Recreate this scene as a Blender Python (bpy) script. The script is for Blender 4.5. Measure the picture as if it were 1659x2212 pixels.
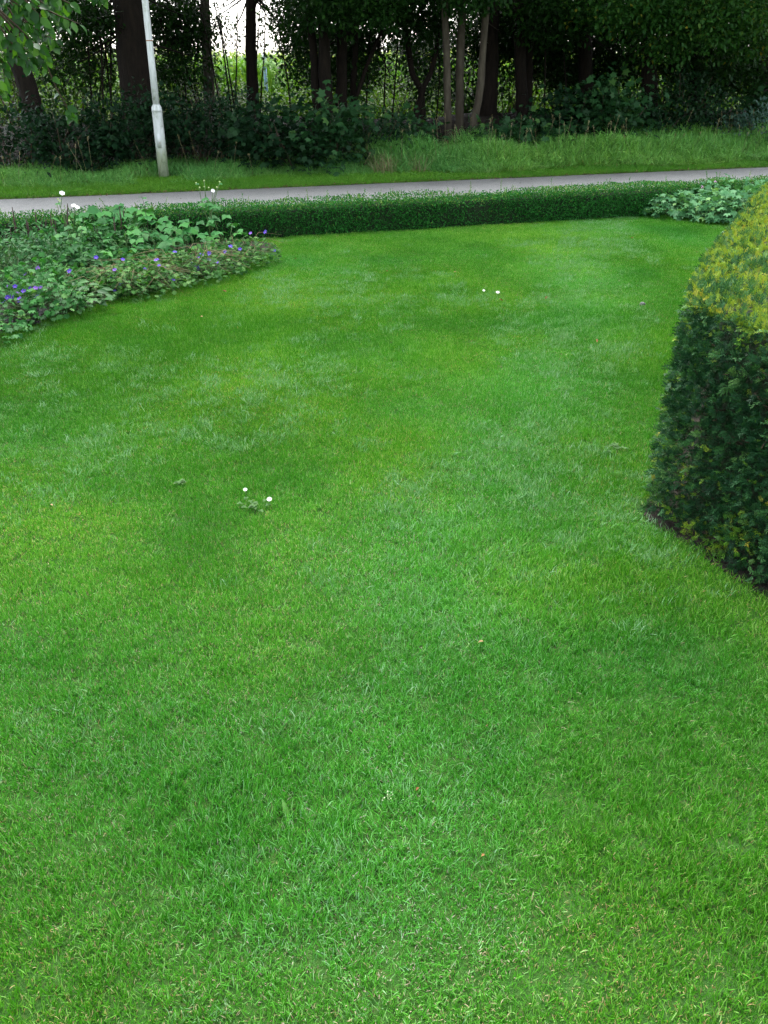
import bpy, math, random
import numpy as np
from mathutils import Vector, Matrix

for _o in list(bpy.data.objects):
    bpy.data.objects.remove(_o)
random.seed(11)
R = np.random.default_rng(7)
SC = bpy.context.scene
COL = SC.collection

# ------------------------------------------------------------------ camera
CAM_H = 1.6
FPX = 1900.0                                   # focal length for a 1659 px wide frame
PITCH = math.atan((1106 - 130) / FPX)          # horizon lies at row 130 of 2212
cam = bpy.data.cameras.new('camera')
cam_o = bpy.data.objects.new('camera', cam)
COL.objects.link(cam_o)
cam_o.location = (0, 0, CAM_H)
cam_o.rotation_euler = (math.pi / 2 - PITCH, 0, 0)
cam.sensor_fit = 'VERTICAL'
cam.sensor_height = 24.0
cam.lens = 24.0 * FPX / 2212
cam.clip_start = 0.05
cam.clip_end = 2000
SC.camera = cam_o

# ------------------------------------------------------------------ sky, sun, exposure
SUN_EL, SUN_AZ = math.radians(58), math.radians(-14)      # azimuth from +Y towards +X
world = bpy.data.worlds.new('World')
SC.world = world
world.use_nodes = True
wn, wl = world.node_tree.nodes, world.node_tree.links
wn.clear()
sky = wn.new('ShaderNodeTexSky')
sky.sky_type = 'NISHITA'
sky.sun_disc = False
sky.sun_elevation = SUN_EL
sky.sun_rotation = SUN_AZ
sky.air_density = 1.0
sky.dust_density = 2.0
sky.ozone_density = 1.0
hs = wn.new('ShaderNodeHueSaturation')           # closed cloud cover: nearly colourless sky
hs.inputs['Saturation'].default_value = 0.35
bg = wn.new('ShaderNodeBackground')
bg.inputs['Strength'].default_value = 0.15
wo = wn.new('ShaderNodeOutputWorld')
wl.new(sky.outputs['Color'], hs.inputs['Color'])
wl.new(hs.outputs['Color'], bg.inputs['Color'])
wl.new(bg.outputs['Background'], wo.inputs['Surface'])
sl = bpy.data.lights.new('sun', 'SUN')
sl.energy = 1.5
sl.angle = math.radians(50)
sl.color = (1.0, 0.97, 0.93)
so = bpy.data.objects.new('sun', sl)
COL.objects.link(so)
_d = Vector((math.sin(SUN_AZ) * math.cos(SUN_EL), math.cos(SUN_AZ) * math.cos(SUN_EL), math.sin(SUN_EL)))
so.rotation_euler = (-_d).to_track_quat('-Z', 'Y').to_euler()
so.location = (0, 0, 30)
SC.view_settings.view_transform = 'Standard'
SC.view_settings.look = 'None'
SC.view_settings.exposure = 2.3
SC.view_settings.gamma = 1.0
SC.view_settings.use_curve_mapping = False
SC.render.engine = 'CYCLES'
SC.cycles.use_denoising = True
SC.cycles.denoiser = 'OPENIMAGEDENOISE'
SC.cycles.denoising_prefilter = 'NONE'
SC.cycles.use_adaptive_sampling = True
SC.cycles.adaptive_threshold = 0.02
SC.cycles.max_bounces = 4
SC.cycles.diffuse_bounces = 2
SC.cycles.glossy_bounces = 1
SC.cycles.transmission_bounces = 2
SC.cycles.sample_clamp_indirect = 4.0

# ------------------------------------------------------------------ helpers: geometry of the place
_c, _s = math.cos(PITCH), math.sin(PITCH)
def ray(u, v):
    x = (u - 829.5) / FPX; y = (v - 1106) / FPX
    return Vector((x, _c - y * _s, -_s - y * _c))
def at(u, v, z=0.0):
    d = ray(u, v); return d * ((z - CAM_H) / d.z) + Vector((0, 0, CAM_H))
def at_y(u, v, Y):
    d = ray(u, v); return d * (Y / d.y) + Vector((0, 0, CAM_H))
RO = Vector((0.0, 13.57, 0)); RD = Vector((0.947, 0.3205, 0)).normalized(); RN = Vector((-RD.y, RD.x, 0))
def P(s, n, z=0.0):                             # along the road / behind its far edge
    q = RO + RD * s + RN * n; return Vector((q.x, q.y, z))
def n_of(p): return (Vector((p[0], p[1], 0)) - RO).dot(RN)
def s_of(p): return (Vector((p[0], p[1], 0)) - RO).dot(RD)
def at_n(u, v, n):
    d = ray(u, v); o = Vector((0, 0, CAM_H))
    t = (n - (o - RO).dot(RN)) / d.dot(RN); return o + d * t

def vnoise(p, freq, seed=0):                    # cheap value noise on (k,3) arrays, 0..1
    p = np.asarray(p, float) * freq + seed * 17.31
    i = np.floor(p).astype(np.int64); f = p - i; f = f * f * (3 - 2 * f)
    def h(a):
        n = (a[:, 0] * 374761393 + a[:, 1] * 668265263 + a[:, 2] * 1274126177 + seed * 362437) & 0xffffffff
        n = ((n ^ (n >> 13)) * 1274126177) & 0xffffffff
        return ((n ^ (n >> 16)) & 0xffff) / 65535.0
    out = 0
    for a in (0, 1):
        for b in (0, 1):
            for c in (0, 1):
                w = (f[:, 0] if a else 1 - f[:, 0]) * (f[:, 1] if b else 1 - f[:, 1]) * (f[:, 2] if c else 1 - f[:, 2])
                out = out + w * h(i + np.array([a, b, c]))
    return out
def unit(a): return a / np.maximum(np.linalg.norm(a, axis=-1, keepdims=True), 1e-9)

# ------------------------------------------------------------------ helpers: meshes
def mesh_from(name, V, F, mat=None, rnd=None, gold=None, smooth=False):
    """V (n,3); F list of arrays of faces with equal corner count; rnd/gold per-vertex floats"""
    me = bpy.data.meshes.new(name)
    F = [np.asarray(f, np.int32) for f in F if len(f)]
    me.vertices.add(len(V)); me.vertices.foreach_set('co', np.asarray(V, np.float32).ravel())
    loops = np.concatenate([f.ravel() for f in F])
    tot = np.concatenate([np.full(len(f), f.shape[1], np.int32) for f in F])
    st = np.concatenate([[0], np.cumsum(tot)[:-1]]).astype(np.int32)
    me.loops.add(len(loops)); me.loops.foreach_set('vertex_index', loops)
    me.polygons.add(len(tot)); me.polygons.foreach_set('loop_start', st); me.polygons.foreach_set('loop_total', tot)
    if smooth: me.polygons.foreach_set('use_smooth', np.ones(len(tot), bool))
    for nm, arr in (('rnd', rnd), ('gold', gold)):
        if arr is not None:
            at_ = me.attributes.new(nm, 'FLOAT', 'POINT'); at_.data.foreach_set('value', np.asarray(arr, np.float32))
    me.update(calc_edges=True); me.validate()
    if mat: me.materials.append(mat)
    return me

class MB:
    """collects shapes, builds ONE mesh object"""
    def __init__(self): self.V = []; self.F = {}; self.r = []; self.g = []; self.n = 0
    def add(self, V, faces, rnd=0.5, gold=0.0):
        V = np.asarray(V, float); k = len(V)
        for f in faces:
            f = np.asarray(f, np.int32)
            if f.ndim == 1: f = f[None]
            if len(f): self.F.setdefault(f.shape[1], []).append(f + self.n)
        self.V.append(V); self.n += k
        self.r.append(np.broadcast_to(np.asarray(rnd, float), (k,)).copy()); self.g.append(np.broadcast_to(np.asarray(gold, float), (k,)).copy())
    def scatter(self, tv, tf, pos, B, rnd=None, gold=None):
        """template tv (k,3) (across, along, up), tf faces; pos (n,3); B (n,3,3) rows = scaled across/along/up axes"""
        pos = np.asarray(pos, float); n = len(pos); k = len(tv)
        if n == 0: return
        V = np.einsum('ki,nij->nkj', tv, B) + pos[:, None, :]
        off = (np.arange(n) * k)[:, None, None]
        faces = []
        bylen = {}
        for f in tf: bylen.setdefault(len(f), []).append(f)
        for L, fs in bylen.items(): faces.append((np.asarray(fs)[None] + off).reshape(-1, L))
        rnd = R.random(n) if rnd is None else rnd
        gold = np.zeros(n) if gold is None else gold
        self.add(V.reshape(-1, 3), faces, np.repeat(rnd, k), np.repeat(gold, k))
    def tube(self, pts, rad, sides=8, jitter=0.0, rnd=0.5, cap=True):
        pts = np.asarray([tuple(p) for p in pts], float); m = len(pts)
        rad = np.broadcast_to(np.asarray(rad, float), (m,))
        t = unit(np.gradient(pts, axis=0)); ref = np.array([1.0, 0.13, 0.07])
        if abs(t[0] @ ref) > 0.9: ref = np.array([0.1, 1.0, 0.05])
        a = unit(np.cross(t, ref)); b = np.cross(t, a)
        th = np.linspace(0, 2 * math.pi, sides, endpoint=False)
        rr = rad[:, None] * (1 + jitter * (R.random((m, sides)) - .5) * 2)
        V = pts[:, None] + rr[..., None] * (a[:, None] * np.cos(th)[None, :, None] + b[:, None] * np.sin(th)[None, :, None])
        i = np.arange(m - 1)[:, None] * sides; j = np.arange(sides)[None]; j2 = (j + 1) % sides
        q = np.stack([i + j, i + j2, i + sides + j2, i + sides + j], -1).reshape(-1, 4)
        fs = [q]
        if cap: fs += [np.arange(sides)[::-1], (m - 1) * sides + np.arange(sides)]
        self.add(V.reshape(-1, 3), fs, rnd)
    def box(self, c, half, rnd=0.5):
        c = np.asarray(c, float); h = np.asarray(half, float)
        V = np.array([[x, y, z] for x in (-1, 1) for y in (-1, 1) for z in (-1, 1)]) * h + c
        self.add(V, [[[0, 1, 3, 2], [4, 6, 7, 5], [0, 4, 5, 1], [2, 3, 7, 6], [0, 2, 6, 4], [1, 5, 7, 3]]], rnd)
    def mesh(self, name, mat, smooth=False, origin=(0, 0, 0)):
        return mesh_from(name, np.concatenate(self.V) - np.asarray(tuple(origin)), [np.concatenate(f) for f in self.F.values()], mat,
                         np.concatenate(self.r), np.concatenate(self.g), smooth)
    def build(self, name, mat, parent=None, smooth=False, kind=None):
        o = parent
        org = np.zeros(3)
        while o is not None: org = org + np.array(o.location); o = o.parent
        return link(name, self.mesh(name, mat, smooth, org), parent, kind)

def link(name, data, parent=None, kind=None):
    o = bpy.data.objects.new(name, data); COL.objects.link(o)
    if parent is not None: o.parent = parent
    if kind: o['kind'] = kind
    return o
def tag(o, label, cat, group=None):
    o['label'] = label; o['category'] = cat
    if group: o['group'] = group
    return o
def thing(name, label, cat, loc, group=None):
    o = link(name, None); o.location = tuple(loc); o.empty_display_size = 0.1
    return tag(o, label, cat, group)
def place(name, me, parent, M):                  # a piece that shares its mesh; M is a world matrix
    o = link(name, me, parent)
    org = Vector((0, 0, 0)); q = parent
    while q is not None: org = org + q.location; q = q.parent
    o.matrix_local = Matrix.Translation(-org) @ M
    return o

def basis(d, n, L, W, up=None):
    """rows across/along/up for leaf direction d and facing n"""
    d = unit(d); x = unit(np.cross(d, n)); z = np.cross(x, d)
    L = np.broadcast_to(L, (len(d),)); W = np.broadcast_to(W, (len(d),))
    return np.stack([x * W[:, None], d * L[:, None], z * L[:, None]], 1)
def rdir(n): return unit(R.normal(size=(n, 3)))

# templates ---------------------------------------------------------
OVAL_V = np.array([(0, 0, 0), (-.42, .33, .07), (0, .36, 0), (.42, .33, .07), (-.36, .68, .05), (0, .7, -.02), (.36, .68, .05), (0, 1, -.1)])
OVAL_F = [(0, 2, 1), (0, 3, 2), (1, 2, 5, 4), (2, 3, 6, 5), (4, 5, 7), (5, 6, 7)]
FOLD_V = np.array([(0, 0, 0), (-.45, .5, .12), (0, 1, 0), (.45, .5, .12)]); FOLD_F = [(0, 2, 1), (0, 3, 2)]
BLADE_V = np.array([(-.5, 0, 0), (.5, 0, 0), (-.42, .45, .03), (.42, .45, .03), (-.28, .78, .13), (.28, .78, .13), (0, 1, .3)])
BLADE_F = [(0, 1, 3, 2), (2, 3, 5, 4), (4, 5, 6)]
DROOP_V = np.array([(w * s_, a_, b_) for a_, b_, w in ((0, 0, .4), (.3, .02, .5), (.58, .1, .5), (.8, .26, .42), (.93, .48, .3)) for s_ in (-1, 1)] + [(0, .9, .7)])
DROOP_F = [(0, 1, 3, 2), (2, 3, 5, 4), (4, 5, 7, 6), (6, 7, 9, 8), (8, 9, 10)]
def lobed(nl=5, depth=.45, cup=.1, gap=50, serr=0):
    pts = [(0.0, .04, 0.0)]; m = nl * 2 - 1
    for k in range(m + 2):
        a = math.radians(-90 + gap / 2 + (360 - gap) * k / (m + 1))
        tip = k % 2 == 1
        r = .52 if tip else .52 * (1 - depth)
        if k in (0, m + 1): r = .34
        r *= 1 + .12 * math.sin(a)
        pts.append((r * math.cos(a), .42 + r * math.sin(a), (-cup if tip else cup * .6)))
    V = np.array([(0, .42, .0)] + pts); n = len(pts)
    return V, [(0, i, i + 1) for i in range(1, n)] + [(0, n, 1)]
MAPLE = lobed(5, .45, .1); GERAN = lobed(7, .33, .1, 40); ANEM = lobed(3, .3, .12, 60); VINE = lobed(5, .22, .1, 40)

# ------------------------------------------------------------------ materials
def new_mat(name):
    m = bpy.data.materials.new(name); m.use_nodes = True
    nt = m.node_tree; nt.nodes.clear()
    return m, nt.nodes, nt.links
def ramp(nodes, stops):
    r = nodes.new('ShaderNodeValToRGB'); e = r.color_ramp.elements
    while len(e) < len(stops): e.new(0.5)
    for k, (p, c) in enumerate(stops): e[k].position = p; e[k].color = (*c, 1)
    return r
def noise(nodes, links, scale, detail=3, rough=.55, vec=None):
    n = nodes.new('ShaderNodeTexNoise'); n.inputs['Scale'].default_value = scale
    n.inputs['Detail'].default_value = detail; n.inputs['Roughness'].default_value = rough
    if vec is not None: links.new(vec, n.inputs['Vector'])
    return n
def mixc(nodes, links, fac, a, b, mode='MIX'):
    m = nodes.new('ShaderNodeMix'); m.data_type = 'RGBA'; m.blend_type = mode
    for sock, val in ((m.inputs[0], fac), (m.inputs[6], a), (m.inputs[7], b)):
        if hasattr(val, 'links'): links.new(val, sock)
        elif isinstance(val, tuple): sock.default_value = (*val, 1)
        else: sock.default_value = val
    return m.outputs[2]
def leaf_mat(name, stops, gold=None, rough=.5, spec=.1, trans=.25, patch=None, objrand=False, tr_tint=(1.25, 1.2, .5), back=None, tone=None):
    """leaf: colour ramp over the leaf's own random value, optional second colour set by 'gold', broad patches in place"""
    m, N, L = new_mat(name)
    if objrand:
        src = N.new('ShaderNodeObjectInfo').outputs['Random']
    else:
        a = N.new('ShaderNodeAttribute'); a.attribute_name = 'rnd'; src = a.outputs['Fac']
    r = ramp(N, stops); L.new(src, r.inputs['Fac']); col = r.outputs['Color']
    if gold:
        g = N.new('ShaderNodeAttribute'); g.attribute_name = 'gold'
        r2 = ramp(N, gold); L.new(src, r2.inputs['Fac'])
        col = mixc(N, L, g.outputs['Fac'], col, r2.outputs['Color'])
    geo = N.new('ShaderNodeNewGeometry')
    for (sc, pcol, lo, hi) in (patch or []):
        n = noise(N, L, sc, 3, .55, geo.outputs['Position'])
        mr = N.new('ShaderNodeMapRange'); mr.inputs[1].default_value = lo; mr.inputs[2].default_value = hi
        L.new(n.outputs['Fac'], mr.inputs[0])
        col = mixc(N, L, mr.outputs[0], col, mixc(N, L, 1.0, col, pcol, 'MULTIPLY'))
    if tone:                                      # broad patches of other grass, one value for each tuft
        for nm, lo_c, hi_c in tone:
            a = N.new('ShaderNodeAttribute'); a.attribute_type = 'INSTANCER'; a.attribute_name = nm
            rr = ramp(N, [(0, lo_c), (.5, (1, 1, 1)), (1, hi_c)]); L.new(a.outputs['Fac'], rr.inputs['Fac'])
            col = mixc(N, L, 1.0, col, rr.outputs['Color'], 'MULTIPLY')
    if back:
        col = mixc(N, L, geo.outputs['Backfacing'], col, mixc(N, L, 1.0, col, back, 'MULTIPLY'))
    p = N.new('ShaderNodeBsdfPrincipled'); L.new(col, p.inputs['Base Color'])
    p.inputs['Roughness'].default_value = rough; p.inputs['Specular IOR Level'].default_value = spec
    o = N.new('ShaderNodeOutputMaterial')
    if trans > 0:
        t = N.new('ShaderNodeBsdfTranslucent'); L.new(mixc(N, L, 1.0, col, tr_tint, 'MULTIPLY'), t.inputs['Color'])
        mx = N.new('ShaderNodeMixShader'); mx.inputs[0].default_value = trans
        L.new(p.outputs[0], mx.inputs[1]); L.new(t.outputs[0], mx.inputs[2]); L.new(mx.outputs[0], o.inputs['Surface'])
    else: L.new(p.outputs[0], o.inputs['Surface'])
    return m
def rough_mat(name, stops, scale=6, rough=.9, bump=.4, bscale=40, detail=6, stretch=(1, 1, 1), spec=.2, fine=None):
    m, N, L = new_mat(name)
    geo = N.new('ShaderNodeNewGeometry'); mp = N.new('ShaderNodeMapping'); mp.inputs['Scale'].default_value = stretch
    L.new(geo.outputs['Position'], mp.inputs['Vector'])
    n = noise(N, L, scale, detail, .6, mp.outputs[0]); r = ramp(N, stops); L.new(n.outputs['Fac'], r.inputs['Fac'])
    col = r.outputs['Color']
    if fine:
        n3 = noise(N, L, fine[0], 2, .5, mp.outputs[0]); r3 = ramp(N, fine[1]); L.new(n3.outputs['Fac'], r3.inputs['Fac'])
        col = mixc(N, L, 1.0, col, r3.outputs['Color'], 'MULTIPLY')
    p = N.new('ShaderNodeBsdfPrincipled'); L.new(col, p.inputs['Base Color'])
    p.inputs['Roughness'].default_value = rough; p.inputs['Specular IOR Level'].default_value = spec
    n2 = noise(N, L, bscale, 4, .6, mp.outputs[0]); b = N.new('ShaderNodeBump'); b.inputs['Strength'].default_value = bump
    b.inputs['Distance'].default_value = .02
    L.new(n2.outputs['Fac'], b.inputs['Height']); L.new(b.outputs[0], p.inputs['Normal'])
    o = N.new('ShaderNodeOutputMaterial'); L.new(p.outputs[0], o.inputs['Surface'])
    return m
def plain(name, col, rough=.6, spec=.3):
    m, N, L = new_mat(name); p = N.new('ShaderNodeBsdfPrincipled'); p.inputs['Base Color'].default_value = (*col, 1)
    p.inputs['Roughness'].default_value = rough; p.inputs['Specular IOR Level'].default_value = spec
    o = N.new('ShaderNodeOutputMaterial'); L.new(p.outputs[0], o.inputs['Surface']); return m

M_soil = rough_mat('soil', [(.3, (.014, .012, .009)), (.7, (.04, .034, .026))], 14, .95, .8, 60)
M_sod = rough_mat('lawn_soil', [(.3, (.022, .085, .010)), (.55, (.035, .10, .014)), (.75, (.075, .09, .03))], 70, .95, .8, 160)
M_verge = rough_mat('verge_soil', [(.3, (0.03, 0.035, 0.0096)), (.7, (0.06, 0.0455, 0.02))], 8, .95, .6, 60)
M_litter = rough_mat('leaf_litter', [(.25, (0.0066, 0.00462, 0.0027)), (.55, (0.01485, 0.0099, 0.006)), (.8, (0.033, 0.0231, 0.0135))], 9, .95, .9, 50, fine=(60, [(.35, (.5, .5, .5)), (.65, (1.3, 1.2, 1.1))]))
M_field = rough_mat('field_soil', [(.3, (.04, .05, .015)), (.7, (.08, .09, .03))], 3, .95, .4, 30)
M_asphalt = rough_mat('asphalt', [(.3, (.265, .262, .24)), (.7, (.315, .31, .285))], 1.3, .85, .5, 260, spec=.3,
                      fine=(170, [(.3, (.5, .5, .5)), (.5, (.98, .98, .98)), (.72, (1.5, 1.48, 1.45))]))
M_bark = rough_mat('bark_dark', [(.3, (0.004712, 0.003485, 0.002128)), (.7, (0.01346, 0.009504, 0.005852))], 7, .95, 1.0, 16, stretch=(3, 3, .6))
M_bark_grey = rough_mat('bark_grey', [(.3, (0.0275, 0.0286, 0.01925)), (.5, (0.0495, 0.04675, 0.033)), (.75, (0.0825, 0.077, 0.055))], 5, .9, .6, 22, stretch=(2, 2, .7))
M_bark_pale = rough_mat('bark_pale', [(.25, (0.0225, 0.01875, 0.01238)), (.5, (0.045, 0.0375, 0.0255)), (.75, (0.07875, 0.0675, 0.04688))], 5, .9, .6, 22, stretch=(2, 2, .6))
M_twig = rough_mat('twig', [(.3, (.03, .022, .014)), (.7, (.07, .05, .032))], 10, .9, .4, 40)
M_stalk = plain('green_stalk', (.06, .12, .03), .6)
M_dark_stalk = plain('dark_stalk', (.04, .03, .02), .7)

# ------------------------------------------------------------------ the setting
HEDGE_N0, HEDGE_N1, HEDGE_H = -3.86, -3.36, .318
BANK_Z = .55
def bank_h(s, n):                                # wooded bank behind the verge
    t = np.clip((n - 1.9) / 2.8, 0, 1); t2 = np.clip((8.2 - n) / 2.2, 0, 1)
    b = (t * t * (3 - 2 * t)) * (t2 * t2 * (3 - 2 * t2))
    pts = np.stack([np.asarray(s, float), np.asarray(n, float), np.zeros_like(np.asarray(s, float))], -1)
    return BANK_Z * b * (.85 + .3 * vnoise(pts.reshape(-1, 3), .45, 3).reshape(np.shape(s))) + .1 * b * (vnoise(pts.reshape(-1, 3), 1.7, 5).reshape(np.shape(s)) - .5)
def bh(s, n): return float(bank_h(np.array([s]), np.array([n]))[0])

def sheet(name, corners, z, mat):
    V = [(c[0], c[1], z) for c in corners]
    return link(name, mesh_from(name, V, [np.arange(len(V))[None]], mat), None, 'structure')
sheet('ground', [(-600, -600), (600, -600), (600, 600), (-600, 600)], -.06, M_field)
rs = 60
sheet('lawn', [P(-rs, HEDGE_N1 - .1), P(-rs, -70), P(rs, -70), P(rs, HEDGE_N1 - .1)], 0, M_sod)
sheet('roadside_verge', [P(-rs, -2.35), P(-rs, HEDGE_N1 - .1), P(rs, HEDGE_N1 - .1), P(rs, -2.35)], -.004, M_verge)
def grid(name, s0, s1, ds, n0, n1, dn, hf, mat):
    S, Nn = np.meshgrid(np.arange(s0, s1 + .01, ds), np.arange(n0, n1 + .001, dn), indexing='ij')
    Z = hf(S, Nn); a, b = S.shape
    X = RO.x + S * RD.x + Nn * RN.x; Y = RO.y + S * RD.y + Nn * RN.y
    i = np.arange(a - 1)[:, None] * b + np.arange(b - 1)[None]
    F = np.stack([i, i + b, i + b + 1, i + 1], -1).reshape(-1, 4)
    return link(name, mesh_from(name, np.stack([X, Y, Z], -1).reshape(-1, 3), [F], mat, smooth=True), None, 'structure')
grid('far_verge', -40, 50, .5, -.02, 1.95, .15, lambda s, n: -.004 + .05 * np.clip(n, 0, 1.9) * 0 + 0 * n, M_verge)
grid('wooded_bank', -40, 50, .25, 1.9, 8.4, .18, lambda s, n: bank_h(s, n) + .004, M_litter)
# asphalt cycle road with slightly ragged edges
def road():
    S = np.arange(-60, 70, .12); k = len(S)
    pts = np.stack([S, 0 * S, 0 * S], 1)
    e0 = -2.4 + .05 * (vnoise(pts, 2.5, 2) - .5); e1 = .05 * (vnoise(pts, 3.1, 8) - .5) + .03 * (vnoise(pts, 9, 4) - .5)
    V = []
    for off, z in ((e0, -.05), (e0 + .02, .008), (e0 * .5, .03), (e1 - .02, .008), (e1, -.05)):
        V.append(np.stack([RO.x + S * RD.x + off * RN.x, RO.y + S * RD.y + off * RN.y, np.full(k, z)], 1))
    V = np.concatenate(V); i = np.arange(k - 1)
    F = np.concatenate([np.stack([a * k + i, a * k + i + 1, (a + 1) * k + i + 1, (a + 1) * k + i], 1) for a in range(4)])
    link('road', mesh_from('road', V, [F], M_asphalt), None, 'structure')
road()

# flower-bed outlines
BED = [(-5.2, 1.2), (-4.3, 3.0), (-3.3, 4.55), (-2.56, 5.68), (-2.05, 6.5), (-1.53, 7.35), (-1.2, 8.0), (-1.02, 8.5), (-1.1, 8.85), (-1.3, 9.02)]
def bed_x(y):                                    # right-hand border of the left bed at y
    xs = [b[0] for b in BED]; ys = [b[1] for b in BED]
    return np.where(np.asarray(y) > 9.0, -50, np.interp(y, ys, xs))
pL = P(-9, HEDGE_N0 + .2); pL2 = P(s_of((-1.3, 9.02)), HEDGE_N0 + .2)
sheet('flower_bed', [b for b in BED] + [(pL2.x, pL2.y), (pL.x, pL.y), (-9, 3)], .006, M_soil)
RBED = [(3.15, 10.66), (3.5, 10.52), (3.85, 10.36), (4.3, 10.0), (5.2, 9.2)]
pR = P(s_of((3.15, 10.66)), HEDGE_N0 + .2); pR2 = P(8.5, HEDGE_N0 + .2)
sheet('corner_bed', [(pR.x, pR.y)] + RBED + [(8.5, 8.6), (pR2.x, pR2.y)], .006, M_soil)
YEW = [(1.63, 1.75), (1.33, 2.46), (1.075, 3.07), (1.09, 3.17), (1.26, 3.62), (2.21, 5.6), (3.05, 7.25)]     # lawn-side foot of the yew hedge
def yew_x(y): return np.interp(y, [p[1] for p in YEW], [p[0] for p in YEW])
YS = [(p[0] - (.055 if k < 3 else .03), p[1]) for k, p in enumerate(YEW)]
sheet('hedge_border_soil', YS + [(5.0, 7.25), (5.0, 1.75)], .005, M_soil)

# ------------------------------------------------------------------ grass (instanced tufts)
def gn_scatter(name, protos, pts, rot, scl, idx, tone=None, hue=None):
    pts = np.asarray(pts, np.float32)
    me = bpy.data.meshes.new(name); me.vertices.add(len(pts)); me.vertices.foreach_set('co', pts.ravel())
    for nm, ty, arr, key in (('rot', 'FLOAT_VECTOR', rot, 'vector'), ('scl', 'FLOAT_VECTOR', scl, 'vector'), ('idx', 'INT', idx, 'value')):
        a = me.attributes.new(nm, ty, 'POINT'); a.data.foreach_set(key, np.asarray(arr, np.int32 if ty == 'INT' else np.float32).ravel())
    for nm, arr in (('tone', tone), ('hue', hue)):
        a = me.attributes.new(nm, 'FLOAT', 'POINT'); a.data.foreach_set('value', np.asarray(arr if arr is not None else np.full(len(pts), .5), np.float32))
    o = link(name, me, None, 'stuff')
    ng = bpy.data.node_groups.new(name + '_nodes', 'GeometryNodeTree')
    ng.interface.new_socket('Geometry', in_out='INPUT', socket_type='NodeSocketGeometry')
    ng.interface.new_socket('Geometry', in_out='OUTPUT', socket_type='NodeSocketGeometry')
    N, L = ng.nodes, ng.links
    gi, go = N.new('NodeGroupInput'), N.new('NodeGroupOutput')
    iop = N.new('GeometryNodeInstanceOnPoints'); jn = N.new('GeometryNodeJoinGeometry')
    for p in protos:
        oi = N.new('GeometryNodeObjectInfo'); oi.inputs['Object'].default_value = p; oi.inputs['As Instance'].default_value = True
        L.new(oi.outputs['Geometry'], jn.inputs[0])
    def named(nm, ty):
        a = N.new('GeometryNodeInputNamedAttribute'); a.data_type = ty; a.inputs['Name'].default_value = nm
        return a.outputs['Attribute']
    e = N.new('FunctionNodeEulerToRotation'); L.new(named('rot', 'FLOAT_VECTOR'), e.inputs[0])
    L.new(gi.outputs[0], iop.inputs['Points']); L.new(jn.outputs[0], iop.inputs['Instance'])
    iop.inputs['Pick Instance'].default_value = True
    L.new(named('idx', 'INT'), iop.inputs['Instance Index']); L.new(e.outputs[0], iop.inputs['Rotation'])
    L.new(named('scl', 'FLOAT_VECTOR'), iop.inputs['Scale'])
    L.new(iop.outputs[0], go.inputs[0])
    md = o.modifiers.new('scatter', 'NODES'); md.node_group = ng
    return o
def proto(name, mb, mat):                        # a tuft that only the scatter uses: not in the scene itself
    return bpy.data.objects.new(name, mb.mesh(name, mat))
def tuft(nb, rad, hmin, hmax, wmin, wmax, lean, bend=1.0, straw=.06, flat=0.0, tmpl=None):
    mb = MB(); a = R.random(nb) * 6.283; r = rad * np.sqrt(R.random(nb))
    pos = np.stack([r * np.cos(a), r * np.sin(a), np.zeros(nb)], 1)
    d = R.normal(size=(nb, 3)) * lean; d[:, 2] = 1; 
    h = R.uniform(hmin, hmax, nb); fl = R.random(nb) < flat; d[fl, :2] *= 4; 
    st = R.random(nb) < straw
    B = basis(d, unit(R.normal(size=(nb, 3)) * np.array([1, 1, .15])), h, R.uniform(wmin, wmax, nb))
    B[:, 2] *= (R.uniform(.2, 1.6, nb) * bend * np.sign(R.random(nb) - .5))[:, None]
    h2 = np.where(st, .5, 1.0); B[:, 1] *= h2[:, None]
    mb.scatter(*(tmpl or (BLADE_V, BLADE_F)), pos, B, R.random(nb), st.astype(float))
    return mb
G_STOPS = [(0, (.030, .155, .007)), (.45, (.053, .225, .013)), (.78, (.086, .285, .025)), (.88, (.135, .335, .05)), (1, (.23, .40, .13))]
G_STRAW = [(0, (.24, .20, .08)), (.7, (.40, .36, .18)), (1, (.2, .11, .05))]
M_lawn = leaf_mat('lawn_grass', G_STOPS, G_STRAW, rough=.42, spec=.1, trans=.3,
                  tone=[('tone', (.62, .74, .66), (1.6, 1.32, 1.7)), ('hue', (.75, .95, 1.4), (1.26, 1.07, .95))])
M_coarse = leaf_mat('coarse_grass', [(0, (.06, .21, .05)), (.6, (.135, .30, .115)), (1, (.25, .41, .25))], G_STRAW, rough=.4, spec=.1, trans=.25)
lawn_protos = [proto('lawn_tuft', tuft(215, .062, .011, .025, .0014, .0027, .42, 1.0, .17, .16), M_lawn) for _ in range(7)]
lawn_protos += [proto('lawn_tuft_fine', tuft(180, .06, .014, .033, .0014, .0027, .45, 1.2, .06, .1), M_lawn) for _ in range(3)]
coarse_protos = [proto('coarse_tuft', tuft(70, .08, .022, .042, .0018, .0032, .4, 1.3, .03, .12), M_coarse) for _ in range(4)]
def rand_pts(k, x0, x1, y0, y1): return np.stack([R.uniform(x0, x1, k), R.uniform(y0, y1, k)], 1)
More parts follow.
